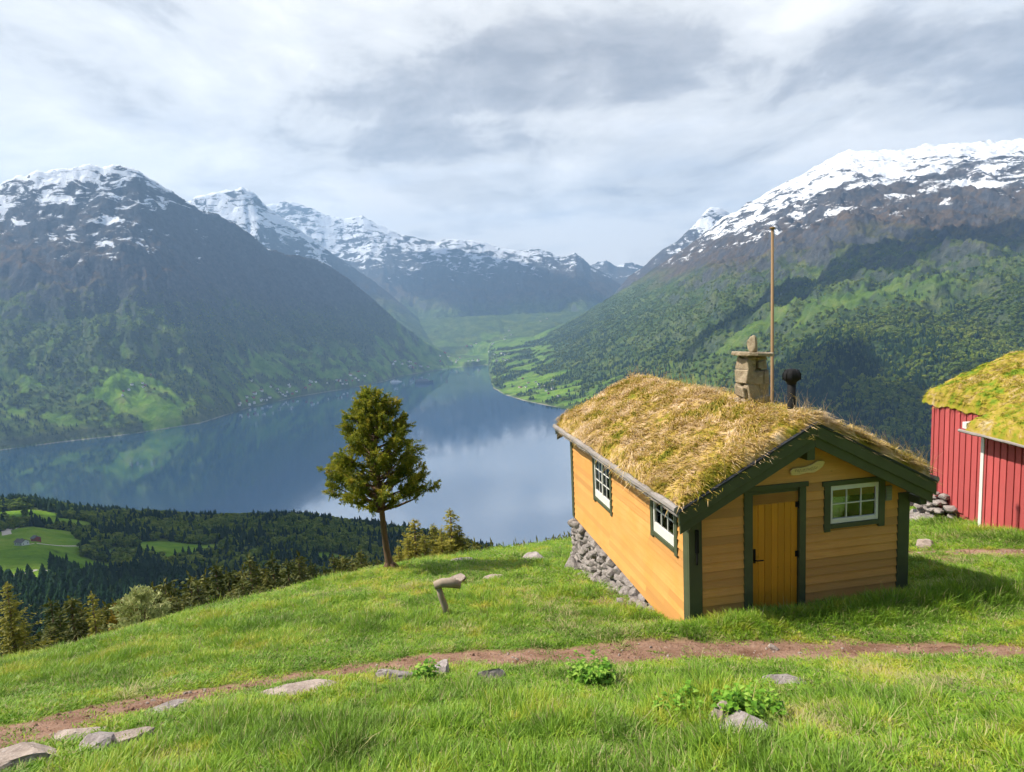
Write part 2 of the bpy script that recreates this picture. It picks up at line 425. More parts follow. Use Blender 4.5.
def watermat():
    m, nt, b = new_mat('fjord_water'); k = NT(nt); p = k.pos()
    a = k.noise(k.mapping(p, (.05, .09, .05), (0, 0, .5)), 1.0, 3, .6); c = k.noise(p, .35, 3, .6); d = k.noise(k.mapping(p, (.0025, .0012, .002), (0, 0, .4)), 1.0, 5, .6, 1.0)
    h = k.math('ADD', a, k.math('MULTIPLY', c, .25))
    setp(nt, b, col=(.002, .040, .105), rough=k.rng(d, .4, .6, .03, .10), ior=9.0, nor=k.bump(h, .55, .10))
    return m
M['water'] = watermat()
M['road'] = plain('pale_gravel_road', (.42, .38, .33), .9, .2)
M['hwall'] = plain('white_house_wall', (.75, .74, .70), .7, .2, 0, .05)
M['hred'] = plain('red_house_wall', (.30, .06, .045), .7, .2)
M['hroof'] = plain('slate_roof', (.09, .09, .095), .7, .2)
M['hroofr'] = plain('tile_roof', (.20, .085, .055), .7, .2)
M['navy'] = plain('ship_hull_paint', (.012, .022, .06), .4)
M['shipwhite'] = plain('ship_white_paint', (.45, .48, .52), .4)
M['shipdark'] = plain('ship_upper_paint', (.13, .15, .20), .5)
M['shipgrey'] = plain('ship_window_band', (.05, .06, .09), .3)

# ------------------------------------------------------------------ mesh helpers
class MB:
    def __init__(s): s.v = []; s.f = []; s.mi = []; s.tone = []
    def add(s, vs, fs, mi=0, tone=0.0):
        o = len(s.v); s.v += [tuple(v) for v in vs]; s.f += [tuple(i+o for i in f) for f in fs]
        s.mi += [mi]*len(fs); s.tone += [tone]*len(vs)
    def box(s, x0, x1, y0, y1, z0, z1, mi=0, tone=0.0, mat=None):
        vs = [Vector(p) for p in ((x0,y0,z0),(x1,y0,z0),(x1,y1,z0),(x0,y1,z0),(x0,y0,z1),(x1,y0,z1),(x1,y1,z1),(x0,y1,z1))]
        if mat: vs = [mat @ v for v in vs]
        s.add(vs, [(3,2,1,0),(4,5,6,7),(0,1,5,4),(1,2,6,5),(2,3,7,6),(3,0,4,7)], mi, tone)
    def prism(s, poly, d, y0, mi=0, tone=0.0, mat=None):
        """polygon in xz extruded along y"""
        n = len(poly)
        vs = [Vector((p[0], y0, p[1])) for p in poly] + [Vector((p[0], y0+d, p[1])) for p in poly]
        if mat: vs = [mat @ v for v in vs]
        fs = [tuple(range(n)), tuple(range(2*n-1, n-1, -1))] + [((i+1) % n, i, n+i, n+(i+1) % n) for i in range(n)]
        s.add(vs, fs, mi, tone)
    def tube(s, pts, rad, n=8, mi=0, tone=0.0, cap=True):
        pts = [Vector(p) for p in pts]; o = len(s.v); rings = []
        up = Vector((.13, .31, .94)).normalized()
        for i, p in enumerate(pts):
            d = (pts[min(i+1, len(pts)-1)]-pts[max(i-1, 0)]).normalized()
            a = d.cross(up)
            if a.length < 1e-3: a = d.cross(Vector((1, 0, 0)))
            a.normalize(); b = d.cross(a)
            r = rad[i] if hasattr(rad, '__len__') else rad
            rings.append([p+(a*math.cos(2*math.pi*j/n)+b*math.sin(2*math.pi*j/n))*r for j in range(n)])
        vs = [v for r in rings for v in r]; fs = []
        for i in range(len(pts)-1):
            for j in range(n):
                fs.append((i*n+j, i*n+(j+1) % n, (i+1)*n+(j+1) % n, (i+1)*n+j))
        if cap: fs.append(tuple(range(n-1, -1, -1))); fs.append(tuple((len(pts)-1)*n+j for j in range(n)))
        s.add(vs, fs, mi, tone)
    def rock(s, c, size, seed=0, mi=0, sub=3, rot=0, flat=.25, tone=0.0, ang=False):
        bm = bmesh.new(); bmesh.ops.create_icosphere(bm, subdivisions=sub, radius=1)
        r = random.Random(seed); pl = []
        for _ in range(14 if ang else 9):
            d = Vector((r.gauss(0,1), r.gauss(0,1), r.gauss(0,1))).normalized(); pl.append((d, r.uniform(.42, .78) if ang else r.uniform(.55, .85)))
        from mathutils import noise as mn
        q = Matrix.Rotation(rot, 3, 'Z'); vs = []
        for v in bm.verts:
            p = v.co.copy()
            for d, k in pl:
                e = p.dot(d)-k
                if e > 0: p -= d*e*(1.0 if ang else .9)
            p *= 1+(.05 if ang else .09)*mn.noise(p*2.3+Vector((seed*3.1, 0, 0)))+.04*mn.noise(p*6+Vector((0, seed, 0)))+(.03*mn.noise(p*14+Vector((0, seed, 5))) if ang else 0)
            p = Vector((p.x*size[0], p.y*size[1], p.z*size[2]))*(1.42 if ang else 1.0)
            vs.append(q @ p + Vector(c))
        fs = [tuple(v.index for v in f.verts) for f in bm.faces]
        bm.free(); s.add(vs, fs, mi, tone)
    def build(s, name, mats, parent=None, smooth=False, tone=False):
        me = bpy.data.meshes.new(name); me.from_pydata(s.v, [], s.f)
        for m in (mats if isinstance(mats, (list, tuple)) else [mats]): me.materials.append(m)
        me.polygons.foreach_set('material_index', s.mi)
        if smooth: me.polygons.foreach_set('use_smooth', [True]*len(s.f))
        if tone or any(s.tone):
            a = me.attributes.new('tone', 'FLOAT', 'POINT'); a.data.foreach_set('value', s.tone)
        me.update()
        o = bpy.data.objects.new(name, me); COL.objects.link(o)
        if parent: o.parent = parent
        return o
def npmesh(name, V, Fc, n, mats, attrs=None, parent=None, smooth=True, link=True, mi=None):
    """V (N,3), Fc (M,n) int"""
    me = bpy.data.meshes.new(name)
    V = np.ascontiguousarray(V, np.float32); Fc = np.ascontiguousarray(Fc, np.int32)
    me.vertices.add(len(V)); me.vertices.foreach_set('co', V.ravel())
    me.loops.add(Fc.size); me.loops.foreach_set('vertex_index', Fc.ravel())
    me.polygons.add(len(Fc)); me.polygons.foreach_set('loop_start', np.arange(len(Fc), dtype=np.int32)*n)
    if smooth: me.polygons.foreach_set('use_smooth', np.ones(len(Fc), bool))
    for m in mats: me.materials.append(m)
    if mi is not None: me.polygons.foreach_set('material_index', mi)
    for k, a in (attrs or {}).items():
        at_ = me.attributes.new(k, 'FLOAT', 'POINT'); at_.data.foreach_set('value', np.ascontiguousarray(a, np.float32))
    me.update(calc_edges=True); me.validate()
    o = bpy.data.objects.new(name, me)
    if link: COL.objects.link(o)
    if parent: o.parent = parent
    return o
def tag(o, label=None, cat=None, group=None, kind=None):
    if label: o['label'] = label
    if cat: o['category'] = cat
    if group: o['group'] = group
    if kind: o['kind'] = kind
    return o
def empty(name, loc, rz=0):
    o = bpy.data.objects.new(name, None); COL.objects.link(o); o.empty_display_size = .2
    o.location = loc; o.rotation_euler = (0, 0, rz); return o
def bevel(o, w, seg=2):
    m = o.modifiers.new('bevel', 'BEVEL'); m.width = w; m.segments = seg; m.limit_method = 'ANGLE'; m.angle_limit = R(40)
    return o

def leafcloud(c, d, L, n, ls, lw, r0, r1=None, g=None):
    """n diamond leaves round a twig from c along d (np); returns verts, faces(quads), tones"""
    g = g or rng
    u = g.uniform(0, 1, n)[:, None]
    p = c + d*L*u + g.normal(0, 1, (n, 3))*(r0*(1-u*.7))
    a = d + g.normal(0, .55, (n, 3)); a /= np.linalg.norm(a, axis=1)[:, None]
    b = np.cross(a, g.normal(0, 1, (n, 3))); b /= np.linalg.norm(b, axis=1)[:, None]
    s = ls*g.uniform(.6, 1.3, (n, 1)); w = lw*g.uniform(.6, 1.3, (n, 1))
    V = np.stack([p, p+a*s*.45+b*w, p+a*s, p+a*s*.45-b*w], 1).reshape(-1, 3)
    return V
def quads(nv): return np.arange(nv).reshape(-1, 4)

# ------------------------------------------------------------------ world
def build_world():
    w = bpy.data.worlds.new('World'); scene.world = w; w.use_nodes = True
    nt = w.node_tree; nt.nodes.clear(); k = NT(nt)
    out = k.n('ShaderNodeOutputWorld'); bg = k.n('ShaderNodeBackground', ins={'Strength': .1})
    nt.links.new(bg.outputs[0], out.inputs[0])
    sky = k.n('ShaderNodeTexSky', sky_type='NISHITA', sun_disc=False, sun_elevation=SUN_EL, sun_rotation=SUN_ROT, altitude=500, air_density=1.0, dust_density=1.5, ozone_density=1.5)
    d = k.n('ShaderNodeTexCoord').outputs['Generated']
    s = k.n('ShaderNodeSeparateXYZ', ins={0: d})
    zz = k.math('ADD', k.math('MAXIMUM', s.outputs[2], 0.0), .20)
    cx_ = k.math('DIVIDE', s.outputs[0], zz); cy_ = k.math('DIVIDE', s.outputs[1], zz)
    v = k.n('ShaderNodeCombineXYZ', ins={0: cx_, 1: cy_, 2: .37}).outputs[0]
    def ell(x0, y0, sx, sy, rot=0.0):
        dx = k.math('SUBTRACT', cx_, x0); dy = k.math('SUBTRACT', cy_, y0)
        c_, s_ = math.cos(rot), math.sin(rot)
        ax = k.math('DIVIDE', k.math('ADD', k.math('MULTIPLY', dx, c_), k.math('MULTIPLY', dy, s_)), sx)
        ay = k.math('DIVIDE', k.math('SUBTRACT', k.math('MULTIPLY', dy, c_), k.math('MULTIPLY', dx, s_)), sy)
        return k.n('ShaderNodeVectorMath', operation='LENGTH', ins={0: k.n('ShaderNodeCombineXYZ', ins={0: ax, 1: ay, 2: 0.0}).outputs[0]}).outputs[1]
    wob = k.noise(k.mapping(v, (1.6, 2.2, 1)), 1.0, 6, .6, .3)
    wv = k.math('MULTIPLY', k.math('SUBTRACT', wob, .5), 1.5)
    mid = k.noise(k.mapping(v, (1.55, 1.45, 1), (0, 0, .25), (5, 2, 0)), 1.0, 9, .58, .5)
    fin = k.noise(k.mapping(v, (4.6, 4.6, 1), (0, 0, .2)), 1.0, 8, .6, .5)
    f = k.math('ADD', k.math('MULTIPLY', mid, .70), k.math('MULTIPLY', fin, .30))
    # a heavy grey bank ahead and to the right, a lower one under it, thinner haze elsewhere
    b1 = k.rng(k.math('ADD', ell(.30, 1.66, 1.05, .29, -.10), wv), 1.15, .35, 0, 1)
    b2 = k.rng(k.math('ADD', ell(-.08, 2.02, .50, .22, .1), wv), 1.15, .4, 0, .85)
    b3 = k.rng(k.math('ADD', ell(-.05, 2.38, .45, .16, 0), wv), 1.1, .5, 0, .22)
    b4 = k.rng(k.math('ADD', ell(1.30, 1.62, .6, .30, .1), wv), 1.1, .4, 0, .85)
    bank = k.math('MAXIMUM', k.math('MAXIMUM', b1, b2), k.math('MAXIMUM', b3, b4))
    f = k.math('ADD', f, k.math('SUBTRACT', k.math('MULTIPLY', bank, .19), .055))
    f = k.math('SUBTRACT', f, k.rng(s.outputs[2], .32, .14, 0, .10))
    cloud = k.ramp(f, [(.34, (8.4, 8.2, 7.9)), (.42, (7.0, 6.9, 6.75)), (.49, (6.0, 5.95, 5.85)), (.55, (4.2, 4.2, 4.3)), (.63, (3.0, 3.03, 3.2)), (.75, (2.5, 2.55, 2.75))])
    # thin pale blue gaps, mostly to the left
    gap = k.math('MULTIPLY', k.rng(k.noise(k.mapping(v, (.9, 1.5, 1), (0, 0, .3), (2.2, 7.7, 0)), 1.0, 7, .6, .4), .50, .66), k.rng(bank, .3, 0))
    skyc = k.mix(k.math('MULTIPLY', gap, .35), cloud, k.mix(.5, k.mix(1.0, sky.outputs[0], (1, 1, 1), 'MULTIPLY'), (6.0, 6.3, 7.0)))
    # behind the camera the overcast opens to clear sky
    front = k.rng(s.outputs[1], -.35, .25)
    c = k.mix(front, k.mix(.3, sky.outputs[0], (1.0, 1.1, 1.35)), skyc)
    nt.links.new(c, bg.inputs[0])
SUN_AZ, SUN_EL = R(-87), R(50)            # azimuth from +Y, clockwise positive
SUN_ROT = SUN_AZ
CLX, CLY = 1.3, 4.0
build_world()
sl = bpy.data.lights.new('sun', 'SUN'); sl.energy = 5.0; sl.angle = R(.55); sl.color = (1, .93, .82)
so = bpy.data.objects.new('sun', sl); COL.objects.link(so)
sd = Vector((math.sin(SUN_AZ)*math.cos(SUN_EL), math.cos(SUN_AZ)*math.cos(SUN_EL), math.sin(SUN_EL)))
so.rotation_euler = sd.to_track_quat('Z', 'Y').to_euler()
so.location = (-30, 10, 40)

# ------------------------------------------------------------------ ground sheets
def grid_faces(nr, nc):
    i = np.arange(nr-1)[:, None]; j = np.arange(nc-1)[None, :]
    a = (i*nc+j).ravel(); return np.stack([a, a+1, a+nc+1, a+nc], 1)
# path polylines in world
def ground_pt(x, y): return hit(x, y)
PATH = [ground_pt(*p) for p in [(-60,757),(0,746),(60,725),(130,709),(200,698),(270,686),(330,677),(400,668),(470,663),(540,661),(620,660),(700,657),(780,655),(860,654),(940,655),(1024,656),(1090,658)]]
PATHW = [.55,.55,.55,.48,.38,.42,.46,.44,.46,.48,.46,.46,.50,.54,.48,.48,.48]
TRAIL = [Vector((6.55, 13.4, 0)), Vector((7.6, 12.9, 0)), Vector((8.7, 12.2, 0)), Vector((9.9, 11.0, 0)), Vector((11, 9.6, 0))]
TRAILW = [.22, .28, .25, .28, .28]
def resample(P, Wd, step=.12):
    out = []
    for i in range(len(P)-1):
        a, b = P[i], P[i+1]; n = max(2, int((b-a).length/step))
        for k in range(n):
            u = k/n; out.append((a.x+(b.x-a.x)*u, a.y+(b.y-a.y)*u, Wd[i]+(Wd[i+1]-Wd[i])*u))
    return np.array(out)
PR = resample(PATH, PATHW); TR = resample(TRAIL, TRAILW); ALLP = np.concatenate([PR, TR])
def pathdist(X, Y):
    X = np.ravel(X); Y = np.ravel(Y); out = np.full(X.shape, 9.0)
    for s in range(0, len(ALLP), 40):
        c = ALLP[s:s+40]
        d = np.sqrt((X[:, None]-c[None, :, 0])**2+(Y[:, None]-c[None, :, 1])**2)/c[None, :, 2]
        out = np.minimum(out, d.min(1))
    return out
xs = np.concatenate([-np.geomspace(98, 14.2, 40), np.linspace(-14, 16, 301), np.geomspace(16.3, 98, 40)])
ys = np.concatenate([np.linspace(-60, -1, 40), np.linspace(-.5, 22, 226), np.linspace(22.4, 40, 45)])
GX, GY = np.meshgrid(xs, ys); GZ = H(GX, GY)
dirt_spots = [(hit(300,713), .30), (hit(800,700), .55), (hit(600,605), .7), (hit(570,600), .5), (hit(640,625), .5), (hit(945,560), .5), (hit(118,752), .35)]
GD = np.zeros(GX.size)
pdv = pathdist(GX, GY); GD = np.maximum(GD, sstep(1.5, .8, pdv))
for c, r in dirt_spots:
    dd = np.sqrt((GX.ravel()-c.x)**2+(GY.ravel()-c.y)**2)/r
    GD = np.maximum(GD, sstep(1.2, .4, dd)*.8)
meadow = npmesh('meadow', np.stack([GX.ravel(), GY.ravel(), GZ.ravel()], 1), grid_faces(len(ys), len(xs)), 4, [M['ground']], {'dirt': GD})
tag(meadow, kind='structure')
def strip(name, PRs, mat):
    n = len(PRs); t = np.gradient(PRs[:, :2], axis=0); t /= np.linalg.norm(t, axis=1)[:, None]
    nr = np.stack([-t[:, 1], t[:, 0]], 1); cols = 9; V = []
    s = np.arange(n)*.12
    wl = PRs[:, 2]*(1+.35*perlin(s*1.3, s*0+3.3)+.2*perlin(s*4, s*0+8.3)); wr = PRs[:, 2]*(1+.35*perlin(s*1.3, s*0+13.3)+.2*perlin(s*4, s*0+1.3))
    for j in range(cols):
        u = -1+2*j/(cols-1); w = np.where(u < 0, wl, wr)*u
        xy = PRs[:, :2]+nr*w[:, None]
        z = H(xy[:, 0], xy[:, 1]) + .012 - .03*abs(u)**4 + .012*fbm(xy[:, 0]*5, xy[:, 1]*5, 3)
        V.append(np.stack([xy[:, 0], xy[:, 1], z], 1))
    V = np.stack(V, 1).reshape(-1, 3)
    o = npmesh(name, V, grid_faces(n, cols), 4, [mat]); tag(o, kind='structure'); return o
strip('dirt_path', PR, M['path']); strip('trail', TR, M['path'])

# far terrain sheet
ts = np.concatenate([np.linspace(-2.4, -1.02, 50), np.linspace(-1.0, 1.0, 860), np.linspace(1.02, 2.4, 50)])
Yr = np.concatenate([np.linspace(40, 120, 50)[:-1], np.geomspace(120, 1250, 150)[:-1], np.geomspace(1250, 2150, 90)[:-1],
                     np.geomspace(2150, 9000, 390)[:-1], np.linspace(9000, 13500, 90)])
TT, TY = np.meshgrid(ts, Yr); TX = TT*TY; TZ = H(TX, TY)
# land use: fields (ellipses placed by where they lie on the slope)
FIELDS = []
def fld(px, py, rx, ry, ymin=60, s=1.0): FIELDS.append((hit(px, py, ymin), rx, ry, s))
for p in [(125,395,120,120),(158,410,140,90),(150,383,170,45),(118,388,60,60),(60,420,90,30,.6),(25,380,120,40,.4),
          (395,361,190,70,.9),(420,357,200,70,.8),(445,356,200,110,.8),(470,360,160,120,.7),(480,352,200,130,.9),(505,358,150,150,.7),(505,345,200,200,.8),(525,340,160,220,.7),(540,335,140,160,.7),
          (520,390,120,120),(535,381,110,130),(550,394,140,90),(555,375,80,90,.8),(510,384,50,100),(580,400,90,35,.9),(605,383,90,30,.5),(570,385,90,50,.7),
          (660,372,120,40,.3),(730,345,150,40,.35),(720,378,110,40,.3),(780,312,220,60,.35),(850,300,240,70,.35),(920,290,200,60,.3)]:
    fld(p[0], p[1], p[2], p[3], 1300, p[4] if len(p) > 4 else 1.0)
NF = len(FIELDS)
for p in [(20,562,60,60),(58,562,50,50),(80,562,30,30),(25,530,45,60),(10,515,40,60),(55,522,45,50),(172,547,60,34),(150,552,40,25),(240,533,50,28),(300,524,60,16),(400,532,60,16),(10,575,40,30),(5,545,50,70),(330,560,24,30)]:
    fld(*p, 60)
def fieldmask(X, Y):
    X = np.ravel(X); Y = np.ravel(Y); o = np.zeros(X.shape)
    nn = 1+.5*fbm(X/90, Y/90, 3)+.25*fbm(X/25, Y/25, 2)
    for c, rx, ry, st_ in FIELDS:
        d = np.sqrt(((X-c.x)/rx)**2+((Y-c.y)/ry)**2)*nn
        o = np.maximum(o, st_*sstep(1.06, .9, d))
    # patchwork of small pastures on the gentle ground above the shores
    Yq = np.maximum(Y, 1.0); tq = X/Yq; ds = Yq-shoreY(tq); far_ = Yq > 1300
    pn = fbm(X/95+7, Y/95, 4)+.25*fbm(X/30, Y/30+4, 2)
    b1 = sstep(-.52, -.44, tq)*sstep(-.02, -.06, tq)*sstep(680, 380, ds)*(ds > 6)
    b2 = sstep(-.95, -.80, tq)*sstep(-.42, -.52, tq)*sstep(650, 300, ds)*(ds > 25)
    b4 = sstep(-.20, -.14, tq)*sstep(.10, .04, tq)*sstep(8300, 6600, Yq+900*fbm(X/500, Y/500+9, 2))*(ds > 20)
    o = np.maximum(o, far_*b4*sstep(-.02, .16, fbm(X/190+3, Y/230, 4))*.8)
    b3 = sstep(-.03, .0, tq)*sstep(.42, .25, tq)*sstep(900, 300, ds)*(ds > 10)
    o = np.maximum(o, far_*b1*sstep(-.12, .02, pn)*.9)
    o = np.maximum(o, far_*b2*sstep(.22, .36, pn)*.7)
    o = np.maximum(o, far_*b3*sstep(.12, .26, pn)*.7)
    return o
FM = fieldmask(TX, TY)
far_height(TT, TY); HL = HOL['v'].ravel()
terrain = npmesh('mountain_terrain', np.stack([TX.ravel(), TY.ravel(), TZ.ravel()], 1), grid_faces(len(Yr), len(ts)), 4, [M['terrain']], {'field': FM, 'hollow': HL})
tag(terrain, kind='structure')
wv = MB(); wv.add([(-9000,600,WATER),(9000,600,WATER),(9000,9000,WATER),(-9000,9000,WATER)], [(0,1,2,3)])
water = wv.build('fjord_water', M['water']); tag(water, kind='structure')

# ------------------------------------------------------------------ siding helper
def cut(intervals, a, b):
    out = []
    for x0, x1 in intervals:
        if b <= x0 or a >= x1: out.append((x0, x1)); continue
        if a > x0: out.append((x0, a))
        if b < x1: out.append((b, x1))
    return out
def lap_wall(length, z0, z1, openings, top=None, step=.134, seed=1, thick=.034):
    """horizontal lap boards in local (x along wall, y outward = -y, z up); openings (x0,x1,z0,z1); top(z)->(x0,x1)"""
    mb = MB(); r = random.Random(seed); z = z0
    while z < z1-.01:
        zt = min(z+step+.012, z1); iv = [(0, length)]
        if top:
            a, b = top(min(z+step*.5, z1)); iv = [(max(0, a), min(length, b))]
            if b-a < .05: break
        for (a, b, c, d) in openings:
            if zt > c and z < d: iv = cut(iv, a, b)
        for a, b in iv:
            # break long runs into boards
            xs_ = [a]; x = a
            while b-x > 3.4: x += r.uniform(1.8, 3.0); xs_.append(x)
            xs_.append(b)
            for x0, x1 in zip(xs_[:-1], xs_[1:]):
                if x1-x0 < .005: continue
                o = r.uniform(-.0015, .0015); t = r.uniform(0, 1)**1.6
                y0, y1 = -thick-o, -.008
                vs = [(x0, 0, z), (x1, 0, z), (x1, y0, z), (x0, y0, z), (x0, 0, zt), (x1, 0, zt), (x1, y1, zt), (x0, y1, zt)]
                mb.add(vs, [(0,1,2,3),(3,2,6,7),(7,6,5,4),(0,3,7,4),(1,5,6,2),(0,4,5,1)], 0, t)
        z += step
    return mb
def xf(o, ex, ey, org):
    """place a part whose local x,y axes map to ex, ey in the parent's space"""
    o.matrix_local = Matrix(((ex[0], ey[0], 0, org[0]), (ex[1], ey[1], 0, org[1]), (0, 0, 1, org[2]), (0, 0, 0, 1)))
    return o

# ------------------------------------------------------------------ the ochre cabin
YAW = R(9.5); BASE = -1.41
P0 = Vector((2.527, 8.558, -3.661))
cabin = empty('log_cabin', (P0.x, P0.y, P0.z+BASE), YAW)
tag(cabin, 'ochre wooden cabin with a straw-coloured turf roof and dark green trim', 'cabin')
def V_(v): return v-BASE                     # height above the wall's lower edge
WU, WS = 3.62, 6.5
RK = .519; APEX = 1.96; UA = 1.81
def deck_under(u): return V_(APEX-.13-RK*abs(u-UA))
def topline(z):
    dz = (V_(APEX-.13)-z)/RK
    return (UA-dz, UA+dz)
win_f = (2.24, 3.14, V_(.30), V_(.93))
door_o = (.90, 1.80, V_(-1.30), V_(.93))
w1 = (3.50, 4.60, V_(-.36), V_(.62)); w2 = (.44, 1.33, V_(-.02), V_(.70))
fw = lap_wall(WU, 0, V_(APEX-.15), [win_f, door_o], topline, seed=3)
# core behind the boards
def core(mb, x0, x1, zt, ops, y0=.002, y1=.10):
    iv = sorted(ops); x = x0
    for a, b, c, d in iv:
        if a > x: mb.box(x, a, y0, y1, 0, zt)
        mb.box(a, b, y0, y1, 0, c); mb.box(a, b, y0, y1, d, zt); x = b
    mb.box(x, x1, y0, y1, 0, zt)
core(fw, .0, WU, V_(.73), [win_f, door_o] if False else [door_o, win_f])
fw.prism([(0, V_(.73)), (WU, V_(.73)), (UA+.05, V_(APEX-.17)), (UA-.05, V_(APEX-.17))], .1, .002)
fw.build('front_wall', M['siding'], cabin)
lw = lap_wall(WS, 0, V_(.80), [(WS-w1[1], WS-w1[0], w1[2], w1[3]), (WS-w2[1], WS-w2[0], w2[2], w2[3])], None, seed=4)
core(lw, .1, WS-.1, V_(.80), [(WS-w1[1], WS-w1[0], w1[2], w1[3]), (WS-w2[1], WS-w2[0], w2[2], w2[3])])
# left wall: local x runs from the far end to the near end, outward (-y) is the cabin's -u side
xf(lw.build('side_wall', M['siding'], cabin), (0, -1), (1, 0), (0, WS, 0))
rw = lap_wall(WS, 0, V_(.80), [], None, seed=5); core(rw, .1, WS-.1, V_(.80), [])
xf(rw.build('side_wall', M['siding'], cabin), (0, 1), (-1, 0), (WU, 0, 0))
bw = lap_wall(WU, 0, V_(APEX-.15), [], topline, seed=6); core(bw, 0, WU, V_(.73), [])
bw.prism([(0, V_(.73)), (WU, V_(.73)), (UA+.05, V_(APEX-.17)), (UA-.05, V_(APEX-.17))], .1, .002)
xf(bw.build('rear_wall', M['siding'], cabin), (-1, 0), (0, -1), (WU, WS, 0))
fl = MB(); fl.box(.12, WU-.12, .12, WS-.12, .02, .10); fl.build('floor', M['brownin'], cabin)
# corner boards
def cboard(u0, u1, s0, s1, zt):
    b = MB(); b.box(u0, u1, s0, s1, -.02, zt); bevel(b.build('corner_board', M['green'], cabin), .004, 1)
T = .045
cboard(-T, .165, -T, -.001, V_(.70)); cboard(-T, -.001, 0, .155, V_(.74))
cboard(WU-.155, WU+T, -T, -.001, V_(.70)); cboard(WU+.001, WU+T, 0, .155, V_(.74))
cboard(-T, .12, WS+.001, WS+T, V_(.70)); cboard(-T, -.001, WS-.13, WS, V_(.74))
cboard(WU-.12, WU+T, WS+.001, WS+T, V_(.70))
# door
dz0, dz1 = V_(-1.27), V_(.885)
dl = MB(); n = 7; du0, du1 = .99, 1.755
for i in range(n):
    a = du0+(du1-du0)*i/n; b = du0+(du1-du0)*(i+1)/n
    dl.box(a+.0022, b-.0022, .008, .045, dz0, dz1, 0, random.random()*.9)
dl.box(du0, du1, .02, .05, dz0, dz1)
door = dl.build('door', M['door'], cabin); bevel(door, .003, 1)
df = MB()
df.box(.845, .985, -.045, .10, V_(-1.36), V_(.955)); df.box(1.758, 1.865, -.045, .10, V_(-1.36), V_(.955))
df.box(.815, 1.905, -.05, .10, V_(.958), V_(1.035)); df.box(.985, 1.758, .0, .10, V_(.888), V_(.957)); df.box(.986, 1.757, -.06, .10, V_(-1.37), V_(-1.275))
bevel(df.build('door_frame', M['green'], cabin), .004, 1)
hd = MB(); hd.box(1.018, 1.052, -.006, .008, V_(-.17), V_(.05)); hd.tube([(1.035, -.006, V_(-.115)), (1.035, -.05, V_(-.115)), (1.06, -.056, V_(-.115)), (1.15, -.056, V_(-.118))], .011, 8)
hd.tube([(1.035, -.006, V_(-.03)), (1.035, -.012, V_(-.03))], .012, 8)
hd.build('handle', M['black'], door)
for z in (.68, -.10, -.95):
    hg = MB(); hg.tube([(1.757, -.012, V_(z-.055)), (1.757, -.012, V_(z+.055))], .012, 8); hg.box(1.715, 1.757, -.002, .008, V_(z-.045), V_(z+.045)); hg.build('hinge', M['black'], door)
# windows
def window(x0, x1, z0, z1, nx, nz, split, parent, name='window', tw=.105, ears=True, curtain=True, sash=.055, bottom=.075):
    """x along wall, outward -y; trim outside, white sash inside"""
    t = MB(); e = .05 if ears else 0
    t.box(x0-tw+.01, x0+.012, -.045, .06, z0-.12, z1+.02); t.box(x1-.012, x1+tw-.01, -.045, .06, z0-.12, z1+.02)
    t.box(x0-tw-.02, x1+tw+.02, -.055, .06, z1+.022, z1+.10)
    t.box(x0+.014, x1-.014, -.05, .06, z0-.075, z0-.003)
    tr = t.build(name, M['green'], parent); bevel(tr, .004, 1)
    f = MB(); y0, y1 = -.028, .03
    f.box(x0+.013, x0+sash, y0, y1, z0, z1+.02); f.box(x1-sash, x1-.013, y0, y1, z0, z1+.02)
    f.box(x0+sash, x1-sash, y0, y1, z1-sash, z1+.02); f.box(x0+sash, x1-sash, y0, y1, z0, z0+bottom)
    xa, xb, za, zb = x0+sash, x1-sash, z0+bottom, z1-sash
    for i in range(1, nx):
        w = .045 if (split and i == nx//2) else .017
        x = xa+(xb-xa)*i/nx; f.box(x-w/2, x+w/2, y0 if w > .03 else -.016, .012, za, zb)
    for i in range(1, nz):
        z = za+(zb-za)*i/nz; f.box(xa, xb, -.014, .011, z-.0085, z+.0085)
    bevel(f.build('sash', M['white'], tr), .003, 1)
    g = MB(); g.box(xa, xb, -.002, .002, za, zb); g.build('pane', M['glass'], tr)
    if curtain:
        c = MB(); n = 40
        for i in range(n):
            a = xa+(xb-xa)*i/n; b = xa+(xb-xa)*(i+1)/n
            yy = lambda q: .07+.012*math.sin(q*90)+.006*math.sin(q*37)
            c.add([(a, yy(a), za-.03), (b, yy(b), za-.03), (b, yy(b), zb+.03), (a, yy(a), zb+.03)], [(0,1,2,3)])
        c.build('curtain', M['curtain'], tr, smooth=True)
    else:
        c = MB(); c.box(xa-.05, xb+.05, .30, .32, za-.1, zb+.1); c.box(xa, xa+.10, .09, .10, za, zb, 0); c.box(xb-.10, xb, .09, .10, za, zb, 0)
        c.build('inner_lining', M['brownin'], tr)
    return tr
window(win_f[0]+.03, win_f[1]-.01, win_f[2]+.02, win_f[3]-.03, 3, 2, False, cabin)
def sidewin(w, nx, nz, split, **k):
    o = window(WS-w[1], WS-w[0], w[2], w[3], nx, nz, split, cabin, curtain=False, **k)
    xf(o, (0, -1), (1, 0), (0, WS, 0)); return o
sidewin((w1[0]+.02, w1[1]-.02, w1[2]+.03, w1[3]-.02), 4, 3, True, bottom=.16); sidewin((w2[0]+.02, w2[1]-.02, w2[2]+.03, w2[3]-.02), 3, 2, False, bottom=.16)
